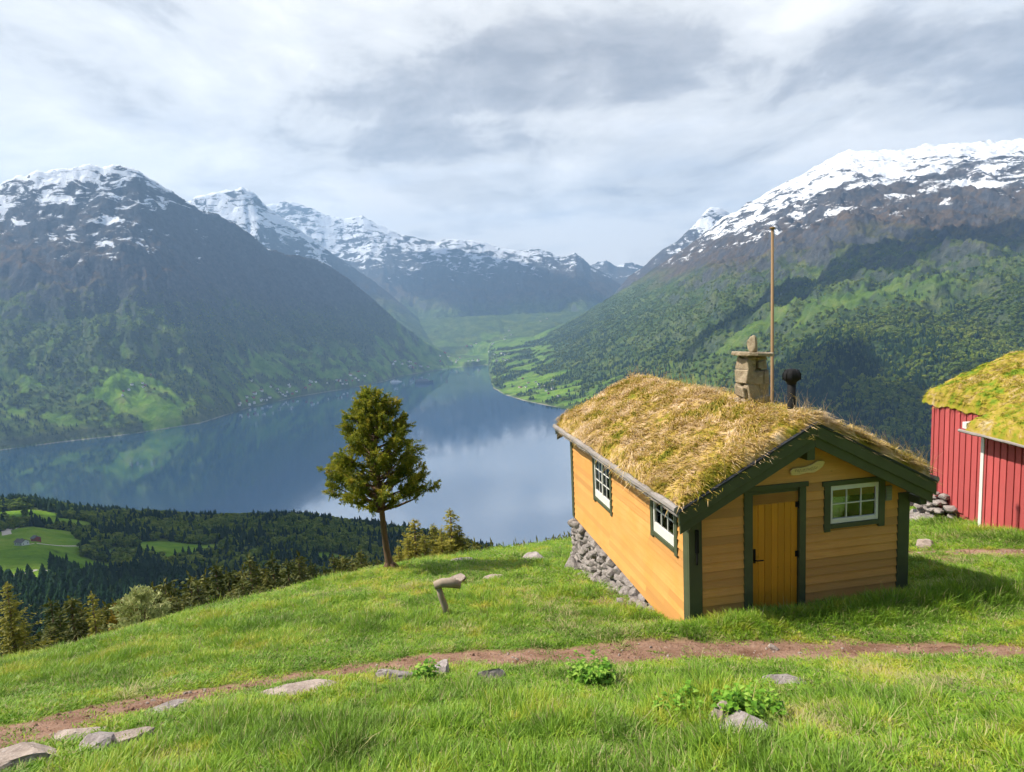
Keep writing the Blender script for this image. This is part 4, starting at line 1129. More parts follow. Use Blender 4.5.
# ------------------------------------------------------------------ the lone tree
def lone_tree():
    Yt = 16.0; b = hit(388, 570); sc = b.y/600.0
    root = empty('lone_tree', (b.x, b.y, b.z))
    tag(root, 'tall lone juniper-like tree with bare trunk and dark olive crown on the meadow crest', 'tree')
    r = random.Random(17); g = np.random.default_rng(5)
    Hh = 190*sc
    def trunk_c(h):
        f = h/Hh; return Vector((.10*math.exp(-h/.35)-.15*sc*0-.012*Hh*f*(1-f)*1.6-.022*Hh*f, .02*math.sin(f*5), h))
    tb = MB(); hs = [ -.25, 0, .12, .3, .6, 1.0, 1.5, 2.0, 2.5, 3.2, 4.0, Hh*.95]
    hs = [h*Hh/5.07 for h in hs]
    rad = [.20, .15, .12, .10, .088, .082, .078, .07, .058, .042, .024, .008]
    tb.tube([trunk_c(max(h, 0))+Vector((0,0,min(h,0))) for h in hs], [q*Hh/5.07 for q in rad], 12)
    for a in range(5):                                    # root flare
        an = a*1.3+.2; tb.tube([trunk_c(.28), trunk_c(.08)+Vector((math.cos(an)*.16, math.sin(an)*.14, 0)), Vector((.1+math.cos(an)*.26, math.sin(an)*.24, -.08))], [.05, .055, .025], 7)
    V = []; tones = []
    def prof(h):
        # measured half widths of the crown (left, right) in px by image row
        y = 570-h/sc
        ys = [380, 388, 400, 412, 424, 436, 448, 460, 472, 484, 494, 502, 508]
        lf = [3, 14, 25, 33, 41, 52, 58, 60, 56, 48, 33, 12, 2]; rt = [3, 14, 25, 32, 38, 46, 50, 50, 52, 52, 50, 44, 30]
        return np.interp(y, ys, lf)*sc, np.interp(y, ys, rt)*sc
    cx0 = (383-388)*sc
    nlimb = 150
    for i in range(nlimb):
        u = (i+r.random())/nlimb; h = 84*sc + (Hh*.985-84*sc)*u
        a = i*2.399+r.gauss(0, .35); lf, rt = prof(h)
        reach = r.uniform(.82, 1.22) if r.random() < .42 else r.uniform(.35, .85)
        ext = max(.05, (lf*.95 if math.cos(a) < 0 else rt)*reach)
        tip = Vector((cx0*(h/Hh)+math.cos(a)*ext, math.sin(a)*ext*.95, h))
        st_h = max(64*sc, h-ext*r.uniform(.35, .95)); s0_ = trunk_c(st_h)
        mid = s0_.lerp(tip, .55)+Vector((0, 0, -.08*ext))
        th = .016+.022*ext*(1 if reach > .85 else .5)
        tb.tube([s0_, s0_.lerp(mid, .55)+Vector((0,0,-.03)), mid, tip], [th, th*.75, th*.45, .004], 5, cap=False)
        for k in range(int(4+ext*9)):
            f = r.uniform(.42, 1.0)**.8; p = (s0_.lerp(mid, f*2) if f < .5 else mid.lerp(tip, f*2-1))
            d = Vector((math.cos(a)*.6+r.gauss(0,.55), math.sin(a)*.6+r.gauss(0,.55), r.uniform(-.25, .95))).normalized()
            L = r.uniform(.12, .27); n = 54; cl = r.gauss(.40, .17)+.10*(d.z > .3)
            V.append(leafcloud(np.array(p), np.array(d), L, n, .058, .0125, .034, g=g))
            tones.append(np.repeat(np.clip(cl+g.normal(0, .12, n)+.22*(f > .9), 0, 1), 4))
            if r.random() < .45:
                p2 = p+d*L*.3; d2 = Vector((d.x*.5, d.y*.5, -.8)).normalized(); n = 26
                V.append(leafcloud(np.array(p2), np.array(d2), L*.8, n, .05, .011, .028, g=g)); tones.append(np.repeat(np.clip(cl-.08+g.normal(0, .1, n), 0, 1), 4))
    for (px, py) in [(383,381),(379,386),(388,385),(384,392)]:
        p = Vector(((px-388)*sc, 0, (570-py)*sc-.12)); V.append(leafcloud(np.array(p), np.array([0,0,1.]), .22, 50, .06, .012, .05, g=g)); tones.append(np.repeat(np.clip(.6+g.normal(0,.15,50),0,1), 4))
    tb.build('trunk', M['bark'], root, smooth=True)
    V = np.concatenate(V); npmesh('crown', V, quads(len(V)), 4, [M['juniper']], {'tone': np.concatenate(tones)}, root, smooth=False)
    return root
lone_tree()

# ------------------------------------------------------------------ conifers
def spruce_mesh(seed, levels=30, n_leaf=26, width=.20, droop=.35, ragged=.25):
    """unit-height spruce; returns trunk mesh, crown mesh"""
    g = np.random.default_rng(seed); V = []; T = []
    for i in range(levels):
        f = (i+.5)/levels; h = .05+.93*f; Rr = width*(1-f)**.85*(1+g.normal(0, ragged*.6))+.012
        nb = int(5+4*(1-f)); a0 = g.uniform(0, 6.28)
        for j in range(nb):
            if g.random() < .10: continue
            a = a0+2*np.pi*j/nb+g.normal(0, .25); L = Rr*g.uniform(1-ragged*1.6, 1.12)
            d = np.array([np.cos(a), np.sin(a), -.15-droop*(1-f)*.5+.5*f]); d /= np.linalg.norm(d)
            nl = max(6, int(n_leaf*(.5+L/width)))
            u = g.uniform(.05, 1, nl)[:, None]
            p = np.array([0, 0, h])+d*L*u+np.array([0, 0, 1])*(.10*L*u*u)+g.normal(0, .006, (nl, 3))
            sd = np.array([-np.sin(a), np.cos(a), 0])
            dr = d*.6+sd*g.choice([-1, 1], (nl, 1))*g.uniform(.3, 1, (nl, 1))+np.array([0, 0, -1])*g.uniform(.1, .8, (nl, 1))
            dr /= np.linalg.norm(dr, axis=1)[:, None]
            b = np.cross(dr, g.normal(0, 1, (nl, 3))); b /= np.linalg.norm(b, axis=1)[:, None]
            s = (.022+.020*(1-f))*g.uniform(.6, 1.3, (nl, 1))*(1.15-.5*u); w = s*.17
            V.append(np.stack([p, p+dr*s*.5+b*w, p+dr*s, p+dr*s*.5-b*w], 1).reshape(-1, 3))
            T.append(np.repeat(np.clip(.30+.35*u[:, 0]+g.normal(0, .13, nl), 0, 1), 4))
    V.append(leafcloud(np.array([0, 0, .93]), np.array([0, 0, 1.]), .06, 16, .022, .004, .006, g=g)); T.append(np.full(64, .7))
    return np.concatenate(V), np.concatenate(T)
def spruce_proto(seed, mat, **k):
    V, T = spruce_mesh(seed, **k)
    c = npmesh('crown', V, quads(len(V)), 4, [mat], {'tone': T}, None, smooth=False, link=False)
    tb = MB(); tb.tube([(0,0,-.06),(0,0,.3),(0,0,.97)], [.016,.011,.002], 7)
    t = tb.build('trunk', M['bark'], None, smooth=True); COL.objects.unlink(t)
    return t, c
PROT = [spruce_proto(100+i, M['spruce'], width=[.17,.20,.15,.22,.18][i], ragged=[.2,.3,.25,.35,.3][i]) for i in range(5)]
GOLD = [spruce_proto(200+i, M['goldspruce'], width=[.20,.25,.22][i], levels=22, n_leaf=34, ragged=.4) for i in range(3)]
def place_spruce(px, py, Y, proto, label, group, name='spruce_tree', wid=1.0, minh=1.0):
    tp = at(px, py, Y); gz = h1(tp[0], Y); hgt = max(minh, tp[2]-gz)
    o = empty(name, (tp[0], Y, gz), random.uniform(0, 6.28)); o.scale = (hgt*wid, hgt*wid, hgt); o['label'] = label; o['category'] = 'tree'
    if group: o['group'] = group
    for s in proto:
        c = s.copy(); COL.objects.link(c); c.parent = o
    return o
r = random.Random(4)
row = [(50,598),(58,606),(70,596),(80,604),(104,603),(113,599),(151,583),(157,590),(164,577),(174,584),(190,573),(197,580),(204,571),(209,577),(215,562),(221,572),(227,568),(236,574),(242,566),(249,554),
       (255,566),(259,565),(266,570),(272,555),(279,566),(287,558),(293,566),(298,553),(304,564),(311,561),(318,570),(324,566),(333,554),(342,555),(352,557),(356,563),(360,549),(366,557),(372,563),(377,557)]
for i, (x, y) in enumerate(row):
    Y = r.uniform(26, 40)-(8 if x < 120 else 0); k = r.choice(PROT)
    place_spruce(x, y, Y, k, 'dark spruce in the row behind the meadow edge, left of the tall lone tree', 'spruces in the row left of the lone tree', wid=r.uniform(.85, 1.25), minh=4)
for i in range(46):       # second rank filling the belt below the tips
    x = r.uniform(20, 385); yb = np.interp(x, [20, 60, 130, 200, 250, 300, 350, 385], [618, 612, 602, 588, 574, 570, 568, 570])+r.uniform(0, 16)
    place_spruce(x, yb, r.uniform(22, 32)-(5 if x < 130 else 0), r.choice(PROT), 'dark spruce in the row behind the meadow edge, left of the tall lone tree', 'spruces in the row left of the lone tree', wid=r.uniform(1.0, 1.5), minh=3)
tips = [(468,541),(474,539),(479,546),(485,545),(491,541),(497,546),(503,543),(509,546),(515,539),(520,545),(524,540),(530,543),(537,538),(543,541),(548,538),(553,536),(556,534),(561,538),(565,534),(569,531),(573,533),(577,536)]
for x, y in tips:
    place_spruce(x, y, r.uniform(44, 60), r.choice(PROT), 'distant spruce tip showing above the meadow crest left of the cabin', 'spruce tips above the meadow crest', wid=r.uniform(.8, 1.1), minh=4)
gold = [(398,545,21,0,'low golden-green spruce sapling just right of the lone tree trunk'),(407,536,22,2,'stout golden spruce sapling between the lone tree and the forked pair'),(414,518,23,1,'pointed golden spruce sapling, the nearest tall one to the lone tree'),
        (424,534,22,0,'broad golden sapling in the middle of the sunny spruce cluster'),(433,523,23,2,'slender golden spruce sapling left of the tallest of the sunny cluster'),(441,528,22,1,'bushy golden sapling leaning against the tallest of the sunny cluster'),
        (450,508,24,0,'tallest golden spruce sapling of the sunny cluster right of the lone tree'),(459,525,24,2,'rightmost golden sapling of the sunny spruce cluster')]
for x, y, Y, k, lab in gold:
    place_spruce(x, y, Y, GOLD[k], lab, 'sunny spruce saplings right of the lone tree', wid=1.9)
place_spruce(91, 591, 17, GOLD[0], 'bright yellow-green spruce nearest the meadow edge, left of the pale shrub', None, wid=1.1)
place_spruce(184, 598, 15, PROT[2], 'thin brownish sapling at the meadow edge right of the pale shrub', None, wid=.8)
place_spruce(6, 582, 11.5, GOLD[1], 'big bronze-green spruce cut off by the left edge of the photo', None, wid=1.5)
def shrub(px, ptop, pbot, Y, rpx, mat, label, seed, n=140):
    b = at(px, pbot, Y); tp = at(px, ptop, Y); gz = h1(b[0], Y); hgt = tp[2]-gz; rad = rpx*Y/600; z0 = max(.15, b[2]-gz)
    root = empty('shrub', (b[0], Y, gz)); tag(root, label, 'shrub'); g = np.random.default_rng(seed); V = []; T = []
    st = MB(); rr = random.Random(seed)
    for i in range(n):
        a = rr.uniform(0, 6.28); q = math.sqrt(rr.random()); f = rr.random()
        rz = rad*math.sin(math.pi*min(1, .12+.88*f))**.6
        p = Vector((math.cos(a)*q*rz, math.sin(a)*q*rz, z0+(hgt-z0)*f))
        if i % 5 == 0: st.tube([(0, 0, -.1), (p.x*.4, p.y*.4, p.z*.6), p], [.02, .013, .004], 5, cap=False)
        d = Vector((p.x, p.y, .4*hgt+rr.gauss(0, .3))).normalized()
        V.append(leafcloud(np.array(p), np.array(d), .22, 34, .075, .022, .07, g=g)); T.append(np.repeat(np.clip(.5+rr.gauss(0, .2)+g.normal(0, .15, 34), 0, 1), 4))
    st.build('stems', M['bark'], root); V = np.concatenate(V); npmesh('foliage', V, quads(len(V)), 4, [mat], {'tone': np.concatenate(T)}, root, smooth=False)
shrub(143, 596, 636, 14.5, 22, M['paleshrub'], 'rounded pale green shrub in new leaf among the dark spruces', 1)
shrub(160, 614, 634, 15.5, 8, M['paleshrub'], 'small pale shrub at the right foot of the rounded one', 3, 40)
shrub(127, 607, 640, 15, 11, M['brownshrub'], 'bronze-leaved bush in front of the pale green shrub', 2, 70)
shrub(36, 628, 660, 11.5, 16, M['paleshrub'], 'dull scrubby bush beside the big spruce at the left edge', 4, 60) if False else None

# ------------------------------------------------------------------ instanced stuff
def scatter_group(name, coll, inst_attr=True):
    ng = bpy.data.node_groups.new(name, 'GeometryNodeTree')
    ng.interface.new_socket('Geometry', in_out='INPUT', socket_type='NodeSocketGeometry'); ng.interface.new_socket('Geometry', in_out='OUTPUT', socket_type='NodeSocketGeometry')
    N = ng.nodes; L = ng.links
    i = N.new('NodeGroupInput'); o = N.new('NodeGroupOutput'); ci = N.new('GeometryNodeCollectionInfo'); ip = N.new('GeometryNodeInstanceOnPoints')
    ci.inputs['Collection'].default_value = coll; ci.inputs['Separate Children'].default_value = True; ci.inputs['Reset Children'].default_value = True
    ip.inputs['Pick Instance'].default_value = True
    def na(n, t):
        a = N.new('GeometryNodeInputNamedAttribute'); a.data_type = t; a.inputs['Name'].default_value = n
        return [s for s in a.outputs if s.enabled and s.name == 'Attribute'][0]
    L.new(i.outputs[0], ip.inputs['Points']); L.new(ci.outputs[0], ip.inputs['Instance'])
    L.new(na('rot', 'FLOAT_VECTOR'), ip.inputs['Rotation']); L.new(na('scl', 'FLOAT_VECTOR'), ip.inputs['Scale']); L.new(na('idx', 'INT'), ip.inputs['Instance Index'])
    L.new(ip.outputs[0], o.inputs[0]); return ng
def scatter(name, P, rot, scl, idx, protos):
    coll = bpy.data.collections.new(name+'_source')
    for i, p in enumerate(protos):
        p.name = '%s_source_%02d' % (name, i); coll.objects.link(p)
    me = bpy.data.meshes.new(name); me.vertices.add(len(P)); me.vertices.foreach_set('co', np.ascontiguousarray(P, np.float32).ravel())
    for n, a in (('rot', rot), ('scl', scl)):
        t = me.attributes.new(n, 'FLOAT_VECTOR', 'POINT'); t.data.foreach_set('vector', np.ascontiguousarray(a, np.float32).ravel())
    t = me.attributes.new('idx', 'INT', 'POINT'); t.data.foreach_set('value', np.ascontiguousarray(idx, np.int32))
    o = bpy.data.objects.new(name, me); COL.objects.link(o)
    md = o.modifiers.new('scatter', 'NODES'); md.node_group = scatter_group(name, coll)
    tag(o, kind='stuff'); return o
# far trees, low detail
def far_conifer(seed):
    g = np.random.default_rng(seed); V = []; F = []; T = []; lv = 7; n = 9
    for i in range(lv):
        f = i/lv; z0 = .10+.86*f; z1 = min(1.0, z0+.26-.08*f); Rr = .22*(1-f)**.8+.02; o = len(V)
        for j in range(n):
            a = 2*np.pi*j/n+g.normal(0, .15); q = Rr*(g.uniform(.55, 1.2) if j % 2 else g.uniform(.9, 1.25)); V.append((q*np.cos(a), q*np.sin(a), z0-.03*g.random())); T.append(g.uniform(.2, .9))
        V.append((0, 0, z1)); T.append(.6)
        for j in range(n): F.append((o+j, o+(j+1) % n, o+n))
    return npmesh('conifer', np.array(V), np.array(F), 3, [M['farconifer']], {'tone': T}, smooth=False, link=False)
def far_broad(seed):
    g = np.random.default_rng(seed); mb = MB(); r_ = random.Random(seed)
    V = []; T = []
    for k in range(26):
        a = r_.uniform(0, 6.28); f = r_.random(); rr = .40*math.sin(math.pi*(.15+.8*f))*math.sqrt(r_.random()); c = np.array([rr*math.cos(a), rr*math.sin(a), .22+.70*f])
        n = 14; d = g.normal(0, 1, (n, 3)); d /= np.linalg.norm(d, axis=1)[:, None]
        p = c+d*.14; b = np.cross(d, g.normal(0, 1, (n, 3))); b /= np.linalg.norm(b, axis=1)[:, None]; e = np.cross(b, d); s = .10*g.uniform(.7, 1.4, (n, 1))
        V.append(np.stack([p-b*s, p-e*s, p+b*s, p+e*s], 1).reshape(-1, 3)); T.append(np.repeat(np.clip(r_.gauss(.5, .2)+g.normal(0, .1, n), 0, 1), 4))
    V = np.concatenate(V)
    return npmesh('broadleaf', V, quads(len(V)), 4, [M['farleaf']], {'tone': np.concatenate(T)}, smooth=False, link=False)
FC = [far_conifer(i) for i in range(6)]; FB = [far_broad(i+50) for i in range(6)]
def far_pts(n, tmin, tmax, ymin, ymax, keep):
    t = rng.uniform(tmin, tmax, n); Y = np.sqrt(rng.uniform(ymin**2, ymax**2, n)); X = t*Y; Z = H(X, Y)
    m = keep(X, Y, Z, t); return X[m], Y[m], Z[m]
def fm_nodes(X, Y): return fieldmask(X, Y)
# foreland woods (200 - 1000 m)
def kf(X, Y, Z, t):
    d = fbm(X/60, Y/60, 3)
    near = Y < 520
    return (fm_nodes(X, Y) < .3) & (Z > WATER+4) & ((d > -.55) | near)
X, Y, Z = far_pts(26000, -1.15, .45, 120, 1000, kf)
n = len(X); con = (fbm(X/70+5, Y/70, 3) + np.where(Y < 560, .75, -.15) + rng.normal(0, .25, n)) > .0
hh = np.where(con, rng.uniform(9, 19, n), rng.uniform(6, 12, n))
sc_ = np.stack([hh*rng.uniform(.8, 1.25, n)*np.where(con, .95, 1), hh, hh], 1); sc_[:, 1] = sc_[:, 0]
rot = np.stack([rng.normal(0, .04, n), rng.normal(0, .04, n), rng.uniform(0, 6.28, n)], 1)
idx = np.where(con, rng.integers(0, 6, n), 6+rng.integers(0, 6, n))
scatter('foreland_forest', np.stack([X, Y, Z-.3], 1), rot, sc_, idx, FC+FB)
# mountain side woods
FC2 = [o.copy() for o in FC]; FB2 = [o.copy() for o in FB]
def km(X, Y, Z, t):
    sh = shoreY(t)
    lim = 230+260*fbm(X/700, Y/700, 3)
    e = Z > WATER+5
    cr_ = np.where(t < -.05, np.interp(t, L1['T'], L1['Y']), np.interp(t, L6['T'], L6['Y']))
    return e & (Y > sh+8) & (Y < cr_) & (fm_nodes(X, Y) < .35) & (Z < lim+rng.normal(0, 60, len(X))) & (fbm(X/110, Y/110, 3)+.5*fbm(X/420+3, Y/420, 2) > -.42)
A1 = far_pts(130000, -1.02, 1.02, 2300, 6900, km); A2 = far_pts(26000, .25, 1.05, 1250, 2300, km)
X1, Y1, Z1 = [np.concatenate(q) for q in zip(A1, A2)]
n = len(X1); con = (fbm(X1/260+9, Y1/260, 4) - (Z1+150)/900 + rng.normal(0, .2, n)) > .10
hh = np.where(con, rng.uniform(8, 21, n), rng.uniform(4.5, 15, n))*np.clip(1.15-(Z1+200)/900, .5, 1.1)
wd = hh*np.where(con, .95, 1.15)*rng.uniform(.8, 1.3, n)
sc_ = np.stack([wd, wd, hh], 1); rot = np.stack([0*X1, 0*X1, rng.uniform(0, 6.28, n)], 1)
idx = np.where(con, rng.integers(0, 6, n), 6+rng.integers(0, 6, n))
scatter('mountain_forest', np.stack([X1, Y1, Z1-.4], 1), rot, sc_, idx, FC2+FB2)
print('forest', len(X), len(X1))

# ------------------------------------------------------------------ meadow grass
def tuft(seed, nb, hgt, rad, wide=.006, bend=.5, dead=.06):
    g = np.random.default_rng(seed)
    a = g.uniform(0, 6.28, nb); q = rad*np.sqrt(g.random(nb)); p0 = np.stack([q*np.cos(a), q*np.sin(a), np.full(nb, -.02)], 1)
    h = hgt*g.uniform(.45, 1.1, nb); b = a*.0+g.uniform(0, 6.28, nb); k = bend*g.uniform(.2, 1.3, nb)
    b = np.where(g.random(nb) < .5, a, b)
    dx, dy = np.cos(b), np.sin(b); w = wide*g.uniform(.6, 1.3, nb)
    def pt(f): return p0+np.stack([dx*k*h*f*f, dy*k*h*f*f, h*(f-.35*k*f*f)], 1)
    p1, p2, p3 = pt(.4), pt(.75), pt(1.0)
    fa = g.uniform(0, 6.28, nb); sd = np.stack([np.cos(fa), np.sin(fa), 0*fa], 1)*w[:, None]
    V = np.stack([p0-sd, p0+sd, p1-sd*.9, p1+sd*.9, p2-sd*.6, p2+sd*.6, p3], 1).reshape(-1, 3)
    o = np.arange(nb)[:, None]*7
    F = np.concatenate([o+np.array(x) for x in ((0,1,3),(0,3,2),(2,3,5),(2,5,4),(4,5,6))])
    tn = np.repeat(np.clip(g.normal(.5, .22, nb), 0, 1), 7); hh_ = np.tile(np.array([0,0,.4,.4,.75,.75,1.]), nb); dd = np.repeat((g.random(nb) < dead).astype(float)*.8, 7)
    return npmesh('grass_tuft', V, F, 3, [M['grass']], {'tone': tn, 'hh': hh_, 'dead': dd}, smooth=False, link=False)
TUFT = [tuft(i, 56, .19, .13, .0048, .85) for i in range(6)] + [tuft(20+i, 80, .085, .15, .0050, .8, .10) for i in range(4)] + [tuft(40+i, 40, .34, .12, .0055, .6, .08) for i in range(4)] + [tuft(60+i, 46, .13, .13, .0045, 1.1, .75) for i in range(3)] + [tuft(70+i, 9, .42, .10, .0035, .35, .9) for i in range(2)]
def grass_points():
    n = 125000
    Y = np.sqrt(rng.uniform(1.6**2, 27**2, n)); dens = np.clip(1.25-Y/26, .38, 1)
    X = rng.uniform(-1.15, 1.15, n)*Y
    X = np.where(Y < 3.5, rng.uniform(-4.2, 4.2, n), X)
    k = rng.random(n) < np.clip(5.2/Y, .12, 1)*1.0
    return X[k], Y[k]
# even density: more tufts near the camera
def sample_band(n, y0, y1):
    Y = np.sqrt(rng.uniform(y0**2, y1**2, n)); X = rng.uniform(-1.12, 1.12, n)*Y; return X, Y
bands = [(12000, 2.2, 5.5), (20000, 5.5, 9.0), (15000, 9, 13), (14000, 13, 19), (7000, 19, 30)]
X = np.concatenate([sample_band(*b)[0] for b in bands]); Y = np.concatenate([sample_band(*b)[1] for b in bands]) if False else None
XY = [sample_band(*b) for b in bands]; X = np.concatenate([a for a, _ in XY]); Y = np.concatenate([b for _, b in XY])
ci_ = cabin_m.inverted(); ux = X-cabin.location.x; uy = Y-cabin.location.y
cu_ = ux*math.cos(YAW)+uy*math.sin(YAW); cs_ = -ux*math.sin(YAW)+uy*math.cos(YAW)
ok = ~((cu_ > -.12) & (cu_ < WU+.1) & (cs_ > -.06) & (cs_ < WS+.1))
ok &= ~((cu_ > -.45) & (cu_ <= 0) & (cs_ > 1.3) & (cs_ < WS+.1) & (rng.random(len(X)) < .8))
ok &= ~((X > bx0) & (Y > 7) & (Y < 13.95)) & ~((X > bx0+.45) & (Y >= 13.95) & (Y < 16.5))
pd = pathdist(X, Y); ok &= (pd > 1.05+.55*perlin(X*2.2, Y*2.2)) | (rng.random(len(X)) < .03)
for (rx, ry, rr) in ROCKS:
    d = np.sqrt((X-rx)**2+(Y-ry)**2); ok &= (d > rr*.72) & ~((np.abs(X-rx) < rr*.8) & (ry-Y > 0) & (ry-Y < rr*.5+.16))
for c, rr in dirt_spots:
    d = np.sqrt((X-c.x)**2+(Y-c.y)**2); ok &= (d > rr*.75) | (rng.random(len(X)) < .25)
ok &= Y < np.interp(X/Y, _ST, _SY)+9
X, Y, pd = X[ok], Y[ok], pd[ok]; n = len(X); Z = H(X, Y)
hm = .64+.80*fbm(X/1.1+4, Y/1.1, 3)+.45*fbm(X/.4, Y/.4+9, 2)
def bump_at(x, y, rx, ry): return np.exp(-(((X-x)/rx)**2+((Y-y)/ry)**2))
hm = hm + .20*bump_at(-.6, 4.4, 1.8, .8) + 1.0*np.exp(-(((Y-(8.05+.13*(X-2.5)))/.36)**2))*sstep(-1, 1.5, X)*sstep(9, 6, X)
hm = hm - .35*bump_at(3.6, 5.3, 1.5, .9) - .25*sstep(10, 13, Y)*(X < 2)
hm = np.where(pd < 4.5, hm*np.clip(.28+.18*(pd-1), .26, 1), hm)
hm = np.clip(hm, .22, 2.2)
kind = np.where(hm < .62, 1, np.where((hm > 1.2) & (rng.random(n) < .45), 2, 0))
idx = np.where(kind == 1, 6+rng.integers(0, 4, n), np.where(kind == 2, 10+rng.integers(0, 4, n), rng.integers(0, 6, n)))
straw = (fbm(X/1.5+30, Y/1.5, 3)+rng.normal(0, .12, n) > .42) | ((cu_[ok] > -2.2) & (cu_[ok] < -.2) & (cs_[ok] > .2) & (cs_[ok] < 3.8) & (rng.random(n) < .35))
idx = np.where(straw & (rng.random(n) < .6), 14+rng.integers(0, 3, n), idx)
idx = np.where(rng.random(n) < .012, 17+rng.integers(0, 2, n), idx)
s = np.clip(hm, .28, 1.8)*np.where(kind == 1, 1.35, np.where(kind == 2, .72, 1.0))*rng.uniform(.75, 1.25, n)
far = np.clip(Y/9, 1, 2.0)
scl = np.stack([far**.8*1.0, far**.8*1.0, s], 1)
# slight common lean (wind, downhill)
rot = np.stack([rng.normal(-.10, .14, n), rng.normal(.10, .14, n), rng.uniform(0, 6.28, n)], 1)
scatter('grass', np.stack([X, Y, Z], 1), rot, scl, idx, TUFT)
print('grass tufts', n)

# loose pebbles and clods on the path
PB = []
for i in range(5):
    mb = MB(); mb.rock((0, 0, 0), (1, .8, .6), 700+i, 0, 2, 0); o = mb.build('pebble', M['slab'] if i % 2 else M['path']); COL.objects.unlink(o); PB.append(o)
k_ = rng.integers(0, len(ALLP), 2600); c_ = ALLP[k_]; px_ = c_[:, 0]+rng.normal(0, .5, 2600)*c_[:, 2]; py_ = c_[:, 1]+rng.normal(0, .5, 2600)*c_[:, 2]
sz = .006+.010*rng.random(2600)**2+.022*(rng.random(2600) < .06)
scatter('path_pebbles', np.stack([px_, py_, H(px_, py_)+.012], 1), rng.uniform(0, 6.28, (2600, 3)), np.stack([sz, sz, sz], 1), rng.integers(0, 5, 2600), PB)

# ------------------------------------------------------------------ houses, roads, ship
def house_mesh(name, w, d, h, rh, wall, roof_, porch=False):
    mb = MB()
    mb.box(-w/2, w/2, -d/2, d/2, -2.5, h, 0)
    mb.prism([(-w/2, h), (w/2, h), (0, h+rh-.15)], d, -d/2, 0)
    e = .5
    for sg in (-1, 1):
        a = (0, h+rh); b_ = (sg*(w/2+e), h-rh*e/(w/2))
        mb.prism([a, b_, (b_[0], b_[1]+.35), (0, h+rh+.35)][::sg], d+2*e, -d/2-e, 1)
    for sy in (-1, 1):
        for k in (-.28, .28):
            mb.box(k*w-.55, k*w+.55, sy*(d/2)-.04, sy*(d/2)+.04, h*.42, h*.42+1.3, 2)
    for sx in (-1, 1):
        for k in (-.3, 0, .3):
            mb.box(sx*w/2-.04, sx*w/2+.04, k*d-.55, k*d+.55, h*.42, h*.42+1.3, 2)
    mb.box(.6, 1.3, -.4, .4, h+rh*.4, h+rh+1.0, 1)
    o = mb.build(name, [wall, roof_, M['shipgrey']]); COL.objects.unlink(o); return o
HM = [house_mesh('house', 8, 11, 4.6, 2.6, M['hwall'], M['hroof']), house_mesh('house', 8, 10, 4.6, 2.6, M['hred'], M['hroof']), house_mesh('house', 7.5, 12, 5, 2.8, M['hwall'], M['hroofr'])]
def house(px, py, k, label, group=None, rz=0, sc=1.0, ymin=60, name='house', sx=1.0):
    p = hit(px, py, ymin); o = HM[k].copy(); o.name = name; COL.objects.link(o); o.location = p; o.rotation_euler = (0, 0, rz); o.scale = (sc, sc*sx, sc)
    tag(o, label, 'house', group); return o
house(19, 527, 1, 'red farmhouse with dark roof, the upper one on the green field at far left', None, 1.3, .8, sx=1.3, name='farmhouse')
house(36, 541, 1, 'dark red farmhouse in the trees right of the white-gabled house', None, 1.0, .75, name='farmhouse')
house(22, 545, 0, 'white-gabled house with a grey roof on the lower field at far left', None, 1.2, .8, sx=1.3, name='farmhouse')
house(4, 509, 0, 'long grey-roofed farm building at the left edge above the field', None, 1.5, .9, sx=1.7, name='barn')
house(104, 558, 0, 'tiny lone white house in the dark wood right of the farm fields', None, .6, .45, name='farmhouse')
house(309, 518, 0, 'white house at the left end of the cluster on the wooded headland', 'houses on the wooded headland', 1.2, .75, 60, sx=1.3)
house(318, 519, 2, 'tan-roofed house in the middle of the cluster on the wooded headland', 'houses on the wooded headland', 1.6, .7, 60)
house(328, 521, 1, 'small red house at the right end of the cluster on the wooded headland', 'houses on the wooded headland', .8, .6, 60)
house(361, 524, 0, 'grey-roofed white house on the headland just left of the tall tree', 'houses on the wooded headland', 1.4, .95, 60, sx=1.3)
house(247, 516, 1, 'reddish house at the water edge of the headland, far left of the cluster', 'houses on the wooded headland', 1.3, .6, 60)
house(414, 533, 0, 'white house on the headland seen beside the sunny spruce saplings', 'houses on the wooded headland', 1.3, .8, 60, sx=1.2)
r = random.Random(21)
def village(n, poly, grp, label, w, sc0, sc1):
    for _ in range(n):
        i = r.randrange(len(poly)-1); u = r.random(); x = poly[i][0]+(poly[i+1][0]-poly[i][0])*u; y = poly[i][1]+(poly[i+1][1]-poly[i][1])*u - abs(r.gauss(0, w))
        house(x, y, r.choice((0, 0, 0, 2, 1)), label, grp, r.uniform(0, 3.1), r.uniform(sc0, sc1), 1300)
village(42, [(235,410),(265,402),(300,394),(340,387),(380,379)], 'village houses along the left shore', 'tiny village house on the left shore of the fjord', 8, 1.4, 2.0)
village(34, [(385,377),(410,372),(440,367),(470,363),(510,361)], 'village houses at the head of the fjord', 'tiny house at the head of the fjord', 6, 1.8, 2.6)
village(14, [(505,392),(520,388),(545,396),(560,400)], 'houses on the right shore fields', 'tiny house among the green fields of the right shore', 9, 1.2, 1.6)
village(8, [(120,398),(150,385),(165,402)], 'farmhouses on the left mountain fields', 'tiny farmhouse on the bright fields of the left mountainside', 5, .9, 1.3)
village(9, [(470,352),(500,345),(525,335),(548,330)], 'farmhouses in the valley beyond', 'tiny farmhouse far up the valley beyond the fjord', 5, 1.8, 2.4)
